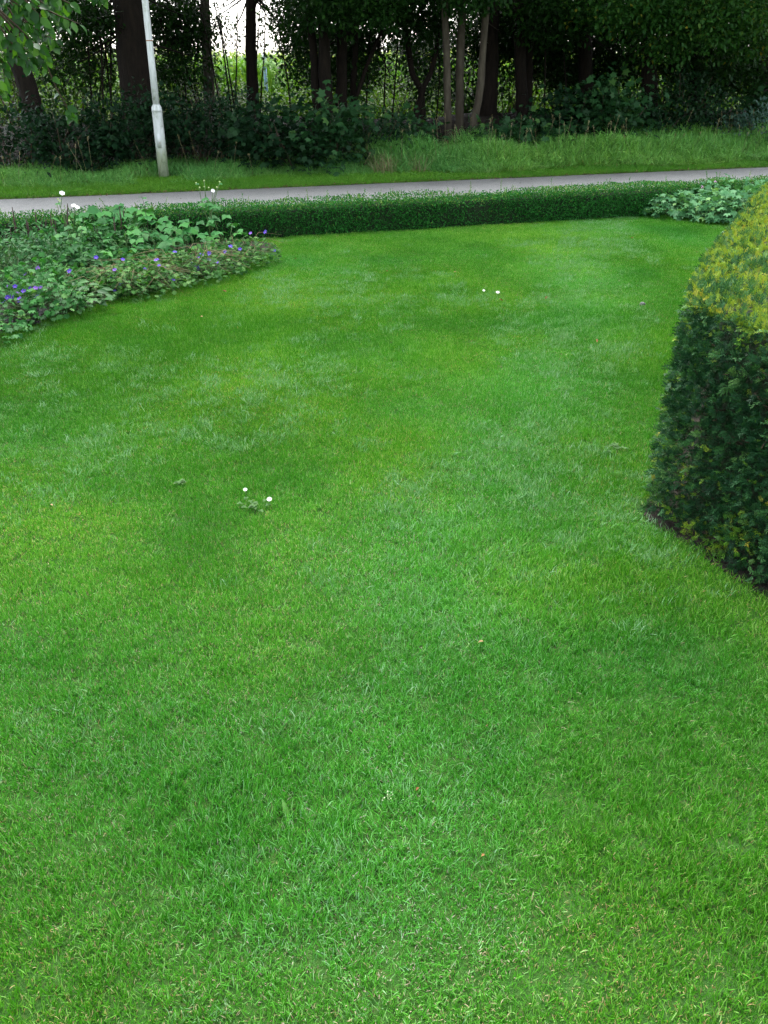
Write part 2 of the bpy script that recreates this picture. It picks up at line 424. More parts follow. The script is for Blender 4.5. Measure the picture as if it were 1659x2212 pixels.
def in_lawn(p, gap=.0):
    x, y = p[:, 0], p[:, 1]
    n = (x - RO.x) * RN.x + (y - RO.y) * RN.y
    ok = (n < HEDGE_N0 + .02) & (x > bed_x(y) - .03 + .06 * vnoise(np.stack([x, y, 0 * x], 1), 3, 9)) & (np.abs(x) < .46 * y + .9)
    edge = yew_x(y) - np.where(y < 3.2, .065, .01) + .05 * (vnoise(np.stack([x, y, 0 * x], 1), 9, 2) - .5)
    ok &= (x < np.where(y < 7.25, edge, 50))
    rb = np.interp(x, [q[0] for q in RBED], [q[1] for q in RBED])
    ok &= ~((x > 3.0) & (y > rb - .02))
    return ok
def jitter_pts(step, x0, x1, y0, y1):
    X, Y = np.meshgrid(np.arange(x0, x1, step), np.arange(y0, y1, step)); q = np.stack([X.ravel(), Y.ravel()], 1)
    return q + R.uniform(-.5, .5, q.shape) * step
p = jitter_pts(.058, -6, 6.5, .35, 11.2); p = p[in_lawn(p)]
k = len(p); p3 = np.c_[p, np.zeros(k)]
tall = vnoise(p3, 1.6, 21)
hz = .75 + .6 * vnoise(p3, 2.2, 31) + .25 * (R.random(k) - .5)
gn_scatter('lawn_grass', lawn_protos, p3, np.c_[R.normal(0, .08, (k, 2)), R.random(k) * 6.283],
           np.stack([np.ones(k), np.ones(k), hz], 1), np.where(tall > .62, R.integers(0, 3, k), R.integers(3, 10, k)),
           tone=np.clip(.5 - .26 * np.exp(-((p[:, 0] + .6) / .45) ** 2 - ((p[:, 1] - 1.75) / .45) ** 2) - .2 * np.exp(-((p[:, 0] - .95) / .3) ** 2 - ((p[:, 1] - 2.2) / .6) ** 2) - .16 * np.exp(-((p[:, 0] + 1.9) / .7) ** 2 - ((p[:, 1] - 5.4) / 1.1) ** 2) + .12 * np.exp(-((p[:, 1] - 8.3) / 1.0) ** 2) + .1 * np.clip((2.2 - p[:, 1]) / 1.0, 0, 1) + (.42 * vnoise(p3 * np.array([2.6, 1.1, 1]), 1.2, 81) - .04) * np.exp(-((p[:, 0] - (-.35 + .28 * p[:, 1])) / .42) ** 2) + 1.8 * (.5 * vnoise(p3 * np.array([1, .8, 1]), 1.3, 61) + .3 * vnoise(p3, 3.2, 62) + .2 * R.random(k) - .5), 0, 1),
           hue=np.clip(.5 - .3 * np.exp(-((p[:, 0] - (-.35 + .28 * p[:, 1])) / .45) ** 2) + 1.6 * (.6 * vnoise(p3, .8, 63) + .4 * vnoise(p3, 2.4, 64) - .5), 0, 1))
p = rand_pts(15000, -6, 6.5, .35, 11.2); p = p[in_lawn(p)]
q3 = np.c_[p * np.array([1.0, .75]), np.zeros(len(p))]
m = vnoise(q3, 1.0, 41) * .6 + vnoise(q3, 2.6, 44) * .4
m += .26 * np.exp(-((p[:, 0] - (-.35 + .28 * p[:, 1])) / .42) ** 2) - .04
p = p[R.random(len(p)) < np.clip((m - .5) * 4.5, .02, .95) * np.clip((p[:, 1] + .3) / 3, .35, 1)]; k = len(p)
gn_scatter('coarse_lawn_grass', coarse_protos, np.c_[p, np.zeros(k)], np.c_[R.normal(0, .12, (k, 2)), R.random(k) * 6.283],
           np.repeat((R.uniform(.7, 1.1, k) * np.clip(.55 + .15 * p[:, 1], .6, 1))[:, None], 3, 1), R.integers(0, 4, k))

# verge grasses: mown edge, long grass, near verge
M_vgrass = leaf_mat('verge_grass', [(0, (0.05037, 0.1835, 0.01264)), (.5, (0.08397, 0.2491, 0.02106)), (1, (0.1455, 0.3277, 0.05265))], G_STRAW, rough=.45, spec=.1, trans=.3,
                    tone=[('tone', (.6, .75, .8), (1.4, 1.15, 1.0))])
M_tall = leaf_mat('tall_grass', [(0, (0.07497, 0.2213, 0.04827)), (.5, (0.1374, 0.3561, 0.07679)), (.85, (0.225, 0.4915, 0.1317)), (1, (0.3998, 0.6634, 0.2194))], G_STRAW, rough=.42, spec=.1, trans=.3,
                  tone=[('tone', (.65, .8, .9), (1.4, 1.2, .8))])
vp = [proto('verge_tuft', tuft(110, .12, .04, .11, .004, .007, .5, 1.3, .06, .1), M_vgrass) for _ in range(4)]
tp = [proto('tall_tuft', tuft(34, .17, .34, .7, .009, .017, .22, .9, .12, tmpl=(DROOP_V, DROOP_F)), M_tall) for _ in range(4)]
tp2 = [proto('mid_tuft', tuft(44, .14, .14, .36, .006, .011, .34, .9, .2, tmpl=(DROOP_V, DROOP_F)), M_tall) for _ in range(4)]
def strip(k, s0, s1, n0, n1):
    s = R.uniform(s0, s1, k); n = R.uniform(n0, n1, k)
    return s, n, np.stack([RO.x + s * RD.x + n * RN.x, RO.y + s * RD.y + n * RN.y, np.zeros(k)], 1)
s1, n1, p1 = strip(5200, -9, 13, .07, 1.5); s2, n2, p2 = strip(1100, -9, 13, -3.3, -2.42)
p1 = np.concatenate([p1, p2]); k = len(p1)

nn = np.concatenate([n1, n2])
sz = np.clip(.5 + .35 * np.clip(nn, 0, 1), .5, .9) * R.uniform(.7, 1.2, k)
gn_scatter('verge_grass', vp, p1, np.c_[R.normal(0, .1, (k, 2)), R.random(k) * 6.283], np.stack([np.full(k, 1.0), np.full(k, 1.0), sz], 1), R.integers(0, 4, k), tone=vnoise(p1, .9, 71) * .7 + .3 * R.random(k))
s, n, p = strip(7000, -9, 14, .5, 2.5)
lim = .85 - .25 * np.clip((s - .3) / 1.2, 0, 1) + .6 * (vnoise(np.stack([s, n, 0 * s], 1), 1.2, 6) - .5)
right = s > .6 + .8 * (vnoise(np.stack([s, n, 0 * s], 1), 1.1, 12) - .5)
lp_ = at(355, 389, 0); near_post = ((p[:, 0] - lp_.x) ** 2 + (p[:, 1] - lp_.y + .35) ** 2) < .45 ** 2
kp = ~near_post & (n > lim) & (right | (R.random(len(s)) < .75)); s, n, p, right = s[kp], n[kp], p[kp], right[kp]; k = len(s)
p[:, 2] = np.where(n > 1.9, bank_h(s, n), 0)
fade = np.clip((n - .5) / .8, .35, 1) * (.45 + .95 * vnoise(np.stack([s, n, 0 * s], 1), 1.4, 18))
sc = np.where(right, .78, .66) * fade
gn_scatter('tall_verge_grass', tp + tp2, p, np.c_[R.normal(0, .1, (k, 2)), R.random(k) * 6.283],
           np.stack([np.maximum(sc, .6), np.maximum(sc, .6), sc], 1), np.where(right & (R.random(k) < .85), R.integers(4, 8, k), R.integers(0, 4, k)), tone=vnoise(p, .8, 72) * .7 + .3 * R.random(k))

# ------------------------------------------------------------------ clipped box hedge
M_box = leaf_mat('box_leaves', [(0, (0.009897, 0.07409, 0.01153)), (.5, (0.01979, 0.1323, 0.01923)), (.85, (0.03713, 0.2029, 0.03077)), (1, (0.09897, 0.3528, 0.05769))],
                 [(0, (.12, .22, .03)), (.6, (.15, .26, .05)), (1, (.24, .28, .09))], rough=.45, spec=.1, trans=.15)
M_core = rough_mat('hedge_inside', [(.3, (.006, .014, .006)), (.7, (.018, .03, .012))], 20, .95, .8, 60)
def box_hedge():
    s0, s1 = -8.5, 8.2
    root = thing('box_hedge', 'long low clipped dark green box hedge running along the asphalt road', 'hedge', P((s0 + s1) / 2, (HEDGE_N0 + HEDGE_N1) / 2))
    S = np.arange(s0, s1 + .01, .25); k = len(S); pr = np.stack([S, 0 * S, 0 * S], 1)
    prof = [(HEDGE_N0 + .06, 0), (HEDGE_N0 + .05, .2), (HEDGE_N0 + .06, HEDGE_H - .06), (HEDGE_N1 - .06, HEDGE_H - .06), (HEDGE_N1 - .05, .2), (HEDGE_N1 - .06, 0)]
    V = np.concatenate([np.stack([RO.x + S * RD.x + n * RN.x, RO.y + S * RD.y + n * RN.y, np.full(k, z)], 1) for n, z in prof])
    i = np.arange(k - 1); F = np.concatenate([np.stack([a * k + i, a * k + i + 1, (a + 1) * k + i + 1, (a + 1) * k + i], 1) for a in range(5)])
    mb = MB(); mb.add(V, [F]); mb.build('inner_branches', M_core, root)
    mb = MB()
    def face(cnt, which):
        s = R.uniform(s0, s1, cnt); t = R.random(cnt)
        if which == 'front': n = np.full(cnt, HEDGE_N0); z = t * HEDGE_H; nor = -np.array(RN)
        elif which == 'back': n = np.full(cnt, HEDGE_N1); z = t * HEDGE_H; nor = np.array(RN)
        else: n = HEDGE_N0 + t * (HEDGE_N1 - HEDGE_N0); z = np.full(cnt, HEDGE_H); nor = np.array([0, 0, 1.0])
        pos = np.stack([RO.x + s * RD.x + n * RN.x, RO.y + s * RD.y + n * RN.y, z], 1)
        depth = R.random(cnt) ** 1.6
        lump = (vnoise(np.stack([s, n, z], 1), 4.5, 3) - .5) * .07 + (vnoise(np.stack([s, n, z], 1), 1.1, 7) - .5) * .075
        pos += nor * (lump - depth * .075)[:, None]
        # rounded shoulders
        sh = np.clip((z - (HEDGE_H - .06)) / .06, 0, 1) if which != 'top' else 0
        pos -= nor * (np.asarray(sh) * .03)[..., None] if which != 'top' else 0
        ok = R.random(cnt) > np.clip((vnoise(np.stack([s, n, z * 1.4], 1), 3.2, 91) - .8) * 4, 0, .6)      # bald, woody spots
        s, n, z, t, depth, pos = s[ok], n[ok], z[ok], t[ok], depth[ok], pos[ok]; cnt = len(s)
        d = unit(nor * .55 + R.normal(size=(cnt, 3)) * .6 + np.array([0, 0, .35]))
        L = R.uniform(.014, .024, cnt)
        B = basis(d, unit(nor + R.normal(size=(cnt, 3)) * .7), L, L * .7)
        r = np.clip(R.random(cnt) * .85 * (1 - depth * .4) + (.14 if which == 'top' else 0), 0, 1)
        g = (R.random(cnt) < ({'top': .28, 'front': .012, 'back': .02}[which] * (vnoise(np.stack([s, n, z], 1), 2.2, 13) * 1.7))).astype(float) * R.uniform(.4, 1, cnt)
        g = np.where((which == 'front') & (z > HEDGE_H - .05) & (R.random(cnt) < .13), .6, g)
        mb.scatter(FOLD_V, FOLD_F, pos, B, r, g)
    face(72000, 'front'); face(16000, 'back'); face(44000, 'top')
    mb.build('foliage', M_box, root, kind='stuff')
    # untrimmed upright shoots
    sh = MB(); st = MB(); ns = 260
    s = R.uniform(s0, s1, ns); n = R.uniform(HEDGE_N0 + .03, HEDGE_N1 - .03, ns)
    for a in range(ns):
        h = R.uniform(.03, .075) if R.random() < .85 else R.uniform(.08, .15)
        b = np.array(P(s[a], n[a], HEDGE_H - .02)); d = unit(np.array([R.normal(0, .18), R.normal(0, .18), 1.0]))
        tip = b + d * h; st.tube([b, tip], [.0015, .001], 3)
        c = max(5, int(h / .008)); t = np.linspace(.15, 1, c)
        dd = unit(rdir(c) * .8 + d * .9); L = R.uniform(.014, .02, c)
        sh.scatter(FOLD_V, FOLD_F, b + d * h * t[:, None], basis(dd, rdir(c), L, L * .65), R.uniform(.6, 1, c), np.full(c, R.uniform(.1, .8)))
    sh.build('shoot_leaves', M_box, root, kind='stuff'); st.build('shoot_stems', M_stalk, root, kind='stuff')
box_hedge()

# ------------------------------------------------------------------ yew hedge
M_yew = leaf_mat('yew_needles', [(0, (.007, .031, .013)), (.5, (.020, .075, .026)), (.82, (.044, .132, .038)), (1, (.095, .20, .055))],
                 [(0, (.06, .185, .014)), (.35, (.14, .27, .02)), (.8, (.26, .355, .028)), (1, (.36, .31, .03))], rough=.45, spec=.1, trans=.15)
YH = .85
def sprig_t(nn, seed):
    rg = np.random.default_rng(seed); V, F = [], []
    def quad(a, b, w, nrm):
        k = len(V); x = np.cross(b - a, nrm); x = x / np.linalg.norm(x) * w; mm = a + (b - a) * .55
        V.extend([a, mm - x, b, mm + x]); F.append((k, k + 1, k + 2, k + 3))
    quad(np.array([0, 0, 0.]), np.array([0, 1., 0]), .02, np.array([0, 0, 1.]))
    for i in range(nn):
        t = .12 + .85 * i / (nn - 1); sd = 1 if i % 2 else -1
        a = np.array([0, t, 0.]); L = .5 * (1 - .35 * t) * rg.uniform(.8, 1.15)
        ang = math.radians(rg.uniform(38, 66)) * (1 - .35 * t); tilt = rg.normal(0, .28) + .18
        b = a + L * np.array([sd * math.sin(ang), math.cos(ang) * .9, tilt])
        quad(a, b, .05, np.array([0, rg.normal(0, .3), 1.]))
    return np.array(V), F
SPRIGS = [sprig_t(15, 1), sprig_t(17, 2), sprig_t(13, 3)]
def yew_hedge():
    root = thing('yew_hedge', 'large clipped yew hedge with golden yellow top beside the lawn', 'hedge', (2.3, 3.6, 0))
    pl = np.array(YEW); seg = np.diff(pl, axis=0); ln = np.linalg.norm(seg, axis=1)
    W = 1.5
    # inside body: inset copy of the outline, out to the far side of the hedge
    ins = pl + np.array([.115, .0]); ins[4:, 0] += .02
    ring = np.concatenate([ins, ins[::-1] + np.array([W, 0])]); k = len(ring)
    V = np.concatenate([np.c_[ring, np.full(k, .0)], np.c_[ring + (ring.mean(0) - ring) * .02, np.full(k, YH - .06)]])
    i = np.arange(k); j = (i + 1) % k
    mb = MB(); mb.add(V, [np.stack([i, j, j + k, i + k], 1)]); 
    tk = k // 2; a = np.arange(tk - 1)
    mb.add(V[k:], [np.stack([a, a + 1, k - 2 - a, k - 1 - a], 1)])
    mb.build('inner_branches', M_core, root)
    mb = MB()
    def emit(pos, nor, gold_p, dens_up, size=(.024, .042), dk=1.0, r0=0.0):
        c = len(pos); depth = dk * R.random(c) ** 1.5
        lump = (vnoise(pos, 5, 3) - .5) * .022 + (vnoise(pos, 14, 5) - .5) * .016
        p_ = pos + nor * (lump - depth * .1 - .004)[:, None]
        d = unit(nor * .75 + R.normal(size=(c, 3)) * .6 + np.array([0, 0, dens_up]))
        L = R.uniform(*size, c)
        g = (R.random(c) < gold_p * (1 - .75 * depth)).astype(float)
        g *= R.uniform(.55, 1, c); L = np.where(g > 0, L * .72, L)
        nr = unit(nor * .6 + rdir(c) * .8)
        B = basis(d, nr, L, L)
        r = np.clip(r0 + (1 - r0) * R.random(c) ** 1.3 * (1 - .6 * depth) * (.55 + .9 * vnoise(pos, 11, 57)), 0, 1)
        which = R.integers(0, 3, c)
        for w in range(3):
            q = which == w; mb.scatter(*SPRIGS[w], p_[q], B[q], r[q], g[q])
    # lawn-side faces
    for sgi in range(len(seg)):
        nor2 = np.array([-seg[sgi][1], seg[sgi][0]]) / ln[sgi]
        nor = np.array([nor2[0], nor2[1], .04])
        dens = 6800 if sgi < 3 else 1400
        c = int(ln[sgi] * YH * dens); t = R.random(c); z = R.random(c) * (YH - .03) + .015
        flare = .038 - .044 * (z / YH)
        rnd_top = -.02 * np.clip((z - (YH - .04)) / .04, 0, 1) ** 2
        pos = np.c_[pl[sgi] + t[:, None] * seg[sgi], z] + nor * (flare + rnd_top)[:, None]
        cl = vnoise(pos, 6, 23) * .6 + vnoise(pos, 16, 29) * .4
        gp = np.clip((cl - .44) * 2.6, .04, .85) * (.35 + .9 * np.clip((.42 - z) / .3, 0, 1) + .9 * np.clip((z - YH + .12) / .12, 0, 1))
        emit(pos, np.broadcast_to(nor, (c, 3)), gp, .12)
    # top, slightly uneven, golden new growth in clusters
    c = 27000; y = 1.75 + 5.5 * R.random(c) ** 1.25; x = yew_x(y) + .02 + R.random(c) * 1.35
    near = (x < .52 * y + .9); x, y = x[near], y[near]; c = len(x)
    pos = np.c_[x, y, np.full(c, YH)]
    cl = vnoise(pos, 3.0, 33) * .5 + vnoise(pos, 9, 39) * .5
    pos[:, 2] += .035 * (vnoise(pos, 2.2, 51) - .5) - .015 * np.clip((.05 - (x - yew_x(y))) / .05, 0, 1)
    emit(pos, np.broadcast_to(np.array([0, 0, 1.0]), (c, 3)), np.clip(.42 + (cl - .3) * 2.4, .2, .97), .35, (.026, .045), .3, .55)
    # the clipped upper rim
    for sgi in range(len(seg)):
        nor2 = np.array([-seg[sgi][1], seg[sgi][0]]) / ln[sgi]; c = int(ln[sgi] * 420)
        pos = np.c_[pl[sgi] + R.random(c)[:, None] * seg[sgi], np.full(c, YH - .012)] - np.array([nor2[0], nor2[1], 0]) * .012
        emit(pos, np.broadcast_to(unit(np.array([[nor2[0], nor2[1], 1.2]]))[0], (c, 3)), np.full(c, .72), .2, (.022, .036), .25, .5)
    mb.build('foliage', M_yew, root, kind='stuff')
    tw = MB()
    for _ in range(70):
        t = R.random(); q = pl[1] * (1 - t) + pl[2] * t; z = R.uniform(.03, .7)
        a = np.array([q[0] + .07, q[1], z]); b = a + np.array([-.07, R.normal(0, .06), R.uniform(0, .08)])
        tw.tube([a, b], [.003, .0015], 4)
    tw.build('bare_twigs', M_twig, root, kind='stuff')
yew_hedge()

# ------------------------------------------------------------------ lamp post
def paint_mat():
    m, N, L = new_mat('weathered_white_paint')
    geo = N.new('ShaderNodeNewGeometry'); mp = N.new('ShaderNodeMapping'); mp.inputs['Scale'].default_value = (14, 14, 1.6)
    L.new(geo.outputs['Position'], mp.inputs['Vector'])
    n = noise(N, L, 2.2, 6, .7, mp.outputs[0]); r = ramp(N, [(.3, (.27, .3, .25)), (.48, (.52, .55, .53)), (.7, (.64, .66, .65))])
    L.new(n.outputs['Fac'], r.inputs['Fac'])
    n2 = noise(N, L, 9, 4, .6, geo.outputs['Position']); r2 = ramp(N, [(.58, (1, 1, 1)), (.74, (.5, .55, .42))])
    L.new(n2.outputs['Fac'], r2.inputs['Fac'])
    p = N.new('ShaderNodeBsdfPrincipled'); sx = N.new('ShaderNodeSeparateXYZ'); L.new(geo.outputs['Position'], sx.inputs[0]); ad = N.new('ShaderNodeMath'); ad.operation = 'MULTIPLY_ADD'; L.new(n.outputs['Fac'], ad.inputs[0]); ad.inputs[1].default_value = -.7; L.new(sx.outputs['Z'], ad.inputs[2])
    r3 = ramp(N, [(.0, (.45, .5, .34)), (.25, (1, 1, 1))]); L.new(ad.outputs[0], r3.inputs['Fac'])       # splashed green-brown foot
    L.new(mixc(N, L, 1.0, mixc(N, L, 1.0, r.outputs['Color'], r2.outputs['Color'], 'MULTIPLY'), r3.outputs['Color'], 'MULTIPLY'), p.inputs['Base Color'])
    p.inputs['Roughness'].default_value = .5
    o = N.new('ShaderNodeOutputMaterial'); L.new(p.outputs[0], o.inputs['Surface']); return m
M_paint = paint_mat(); M_rust = rough_mat('rust', [(.3, (.18, .07, .03)), (.7, (.35, .18, .09))], 30)
b = at(355, 389, 0)
post = thing('lamp_post', 'white weathered metal lamp post standing on the far grass verge', 'lamp post', b)
def lathe(prof, sides=28):
    mb = MB(); mb.tube([(b.x, b.y, z) for _, z in prof], [r for r, _ in prof], sides); return mb
lathe([(.076, -.1), (.076, .4), (.073, .93), (.074, .935)]).build('base_section', M_paint, post, True)
lathe([(.0745, .93), (.0745, .96), (.072, .985), (.064, 1.008), (.053, 1.024), (.049, 1.03)]).build('shoulder', M_paint, post, True)
sh = lathe([(.0485, 1.025), (.047, 1.6), (.044, 2.8), (.038, 4.6)]).build('shaft', M_paint, post, True)
lathe([(.0482, 1.838), (.0482, 1.85)]).build('rust_band', M_rust, sh)
mb = MB(); mb.box((b.x, b.y - .0735, .55), (.028, .004, .1)); mb.build('service_door', M_paint, post)
mb = MB(); mb.tube([(b.x + .012, b.y - .071, .52), (b.x + .012, b.y - .079, .52)], .007, 8); mb.build('rust_spot', M_rust, post)
mb = MB(); mb.tube([(b.x, b.y, 4.58), (b.x, b.y - .25, 4.75), (b.x, b.y - .7, 4.8)], [.03, .03, .03], 10); mb.build('bracket', M_paint, post, True)
mb = MB(); mb.box((b.x, b.y - .95, 4.8), (.11, .28, .06)); mb.build('lamp_head', M_paint, post)

# pale marker post at the field edge
M_white = plain('white_enamel', (.75, .8, .85), .4); M_blue = plain('pale_blue_enamel', (.3, .45, .75), .4)
mk = at_y(573, 160, 25.0)
mp_ = thing('marker_post', 'thin white and pale blue marker post at the maize field edge', 'marker post', (mk.x, mk.y, 0))
mb = MB(); mb.tube([(mk.x, mk.y, -.1), (mk.x, mk.y, 1.45)], [.045, .045], 10); mb.build('blue_tube', M_blue, mp_)
mb = MB(); mb.tube([(mk.x, mk.y, 1.45), (mk.x, mk.y, 1.74), (mk.x, mk.y, 1.76)], [.055, .055, .03], 10); mb.build('white_cap', M_white, mp_)

# ------------------------------------------------------------------ leaves of the wood
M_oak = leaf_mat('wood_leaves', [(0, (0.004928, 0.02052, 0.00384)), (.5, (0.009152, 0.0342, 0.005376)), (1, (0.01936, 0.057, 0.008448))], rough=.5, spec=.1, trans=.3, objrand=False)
M_yellowing = leaf_mat('yellowing_leaves', [(0, (.010, .044, .009)), (.75, (.024, .078, .012)), (.93, (.06, .11, .014)), (1, (.2, .18, .02))], rough=.5, spec=.1, trans=.3)
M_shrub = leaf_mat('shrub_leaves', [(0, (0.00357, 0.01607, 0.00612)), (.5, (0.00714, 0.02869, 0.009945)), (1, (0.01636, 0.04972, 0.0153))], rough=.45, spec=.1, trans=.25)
M_maple = leaf_mat('maple_leaves', [(0, (0.0099, 0.03803, 0.01287)), (.6, (0.0198, 0.06728, 0.02106)), (.92, (0.03465, 0.09945, 0.02925)), (1, (0.0792, 0.1521, 0.02925))], rough=.42, spec=.1, trans=.25)
M_bluish = leaf_mat('bluish_leaves', [(0, (0.018, 0.048, 0.033)), (.6, (0.033, 0.075, 0.051)), (1, (0.06, 0.114, 0.078))], rough=.45, spec=.1, trans=.2)
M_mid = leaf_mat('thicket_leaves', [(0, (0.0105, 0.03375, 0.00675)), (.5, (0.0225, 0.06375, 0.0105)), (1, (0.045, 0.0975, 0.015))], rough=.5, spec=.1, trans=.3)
M_weed = leaf_mat('weed_leaves', [(0, (.018, .06, .004)), (.5, (.04, .105, .006)), (1, (.08, .15, .012))], rough=.5, spec=.1, trans=.4)
M_maize = leaf_mat('maize_leaves', [(0, (0.0406, 0.1232, 0.0145)), (.5, (0.07975, 0.203, 0.0261)), (.9, (0.1305, 0.2755, 0.0435)), (1, (0.2755, 0.3625, 0.116))], rough=.6, spec=.12, trans=.35)
M_far = leaf_mat('far_leaves', [(0, (0.048, 0.072, 0.06)), (1, (0.084, 0.114, 0.09))], rough=.7, spec=.1, trans=.2)

def clumps(mb, centre, radii, nclump, per, size, spread, tmpl=(OVAL_V, OVAL_F), wr=.62, droop=.25, hole=0.0, gold=0, shell=0.0):
    c = rdir(nclump) * (np.maximum(R.random(nclump) ** (1 / 3), shell))[:, None] * np.array(radii) + np.array(tuple(centre))
    if hole > 0: c = c[vnoise(c, 1.1, 77) > hole]
    n = len(c) * per
    if n == 0: return c
    cc = np.repeat(c, per, 0); off = R.normal(size=(n, 3)) * spread * np.array([1, 1, .7]); pos = cc + off
    d = unit(off / max(spread, 1e-6) * .5 + rdir(n) * .7 + np.array([0, 0, -droop]))
    L = R.uniform(.7, 1.25, n) * size
    B = basis(d, unit(rdir(n) * .6 + np.array([0, 0, 1.0])), L, L * wr)
    cr = np.repeat(R.random(len(c)), per)
    mb.scatter(tmpl[0], tmpl[1], pos, B, np.clip(.55 * cr + .5 * R.random(n), 0, 1))
    return c

def wobble(a, b_, k, amp):
    t = np.linspace(0, 1, k)[:, None]; p_ = np.array(tuple(a)) * (1 - t) + np.array(tuple(b_)) * t
    w = np.cumsum(R.normal(size=(k, 3)), 0) * amp * np.array([1, 1, .2]); w -= w[0]
    return p_ + w * np.sin(t * math.pi / 2)

def tree(name, label, stems, bark, leafmat, crown, low=(), cat='tree', group=None, limbs=3, sides=10, lab_crown=None):
    """stems: list of (list of world points, r0, r1); crown: list of (centre, radii, nclump); low: list of clump sprays in view"""
    base = stems[0][0][0]
    root = thing(name, label, cat, base, group)
    tops = []
    for pts, r0, r1 in stems:
        pts = np.array([tuple(q) for q in pts]); 
        t = np.linspace(0, 1, len(pts)); tt = np.linspace(0, 1, max(8, len(pts) * 4))
        fine = np.stack([np.interp(tt, t, pts[:, i]) for i in range(3)], 1)
        fine[:, :2] += np.cumsum(R.normal(size=(len(tt), 2)), 0) * r0 * .05
        rad = r0 + (r1 - r0) * tt; rad *= 1 + .45 * np.exp(-tt * 18)
        mb = MB(); mb.tube(fine, rad, sides, .06)
        mb.build('trunk', bark, root, True); tops.append((fine, r1))
    mb = MB()
    for c, rr, nc in crown:
        clumps(mb, c, rr, nc, 9, .33, .34, (FOLD_V, FOLD_F), .75, .2)
    for spec in low: clumps(mb, **spec)
    if mb.n: mb.build('crown', leafmat, root, kind='stuff')
    lb = MB(); ok = False
    for c, rr, nc in crown:
        fine, r1 = tops[R.integers(0, len(tops))]
        for _ in range(limbs):
            a = fine[int(len(fine) * R.uniform(.45, .98))]; q = np.array(tuple(c)) + rdir(1)[0] * np.array(rr) * .75
            lb = MB(); lb.tube(wobble(a, q, 6, .12), np.linspace(r1 * .7, .012, 6), 6); lb.build('limb', bark, root)
    for spec in low:
        if spec.get('shell', 0) > .9: continue
        fine, r1 = tops[R.integers(0, len(tops))]; q0 = np.array(tuple(spec['centre'])); rr = np.array(spec['radii'])
        for _ in range(3):
            q = q0 + rdir(1)[0] * rr * .8
            z = min(max(q0[2] + .5, fine[0][2] + .8), fine[-1][2]); a = fine[np.argmin(abs(fine[:, 2] - z))]
            lb = MB(); lb.tube(wobble(a, q, 6, .06), np.linspace(.022, .005, 6), 5); lb.build('limb', bark, root)
    return root

def stem(uvs, n, top_z, r0, r1, bend=(0, 0), dn=0.0):
    """trunk that passes the given image points at depth n, rooted in the bank, carried on up to top_z"""
    pts = [at_n(u, v, n + dn * i) for i, (u, v) in enumerate(uvs)]
    pts.sort(key=lambda q: q.z)
    foot = pts[0].copy(); d = (pts[1] - pts[0]); 
    g = bh(s_of(foot), n_of(foot)) - .08
    if foot.z > g: 
        k = (foot.z - g) / max(d.z, .2); foot = foot - d * min(k, 1.2); foot.z = g; pts.insert(0, foot)
    e = pts[-1] + (pts[-1] - pts[-2]).normalized() * max(.2, (top_z - pts[-1].z)); e.x += bend[0]; e.y += bend[1]
    mid = pts[-1].lerp(e, .5)
    return (pts + [mid, e], r0, r1)
def low(u0, u1, v0, v1, n, nclump, per=20, size=.085, spread=.13, depth=.9, **k):
    """a spray of leaves filling this window of the view at depth n"""
    a, b_ = at_n(u0, v0, n), at_n(u1, v1, n); c = (a + b_) / 2
    if u0 > 640: nclump = int(nclump * 1.45)
    return dict(centre=c, radii=(abs(b_.x - a.x) / 2 + .1, depth, abs(b_.z - a.z) / 2 + .05), nclump=nclump, per=per, size=size, spread=spread, **k)
def above(u, n, z, dx=0, dn=0):
    q = at_n(u, 60, n + dn); return Vector((q.x + dx, q.y, z))

CR = lambda u, n, z, r, rz, k: (above(u, max(n, 3.9), z + .4), (r * 1.1, 3.4, rz), int(k * 1.9))
tree('leaning_tree', 'dark tree with crooked leaning trunk behind the overhanging garden branch', [stem([(30, 0), (27, 121), (54, 192), (67, 245)], 2.9, 6, .17, .09)], M_bark, M_oak,
     [CR(20, 3, 5.2, 2.6, 1.9, 300)], [low(-20, 100, -30, 90, 3.2, 60), low(60, 240, -20, 75, 4.2, 70, hole=.3)])
tree('oak_tree', 'oak with the thickest dark brown trunk, just left of the lamp post', [stem([(288, 0), (296, 100), (303, 240)], 4.4, 9, .325, .2)], M_bark, M_oak,
     [CR(290, 4, 6.8, 3.4, 2.6, 520)], [low(90, 250, -20, 90, 5.4, 170, hole=.2), low(320, 440, -20, 100, 6.2, 150, hole=.22), low(305, 350, 20, 110, 6.2, 30), low(80, 255, 80, 200, 5.6, 110, hole=.35), low(320, 460, 90, 200, 5.8, 90, hole=.35)], sides=16)
tree('alder_tree', 'slim grey green trunk right of the lamp post against the bright sky gap', [stem([(441, 0), (444, 90), (449, 180)], 6.3, 7, .115, .07)], M_bark_grey, M_oak,
     [CR(430, 6.3, 5.6, 2.0, 1.6, 200)], [low(390, 470, 0, 100, 6.6, 30, hole=.3), low(360, 440, 70, 120, 6.6, 26)])
tree('ash_tree', 'straight dark trunk standing alone in the middle of the bright sky gap', [stem([(543, 0), (545, 100), (547, 200)], 5.8, 8, .125, .08)], M_bark, M_oak,
     [CR(548, 5.8, 6.4, 2.2, 2.0, 240)], [low(556, 610, 10, 105, 6.6, 20, per=9), low(455, 525, 20, 112, 6.8, 26, per=9), low(600, 668, -10, 100, 6.4, 30, per=10, hole=.2)])
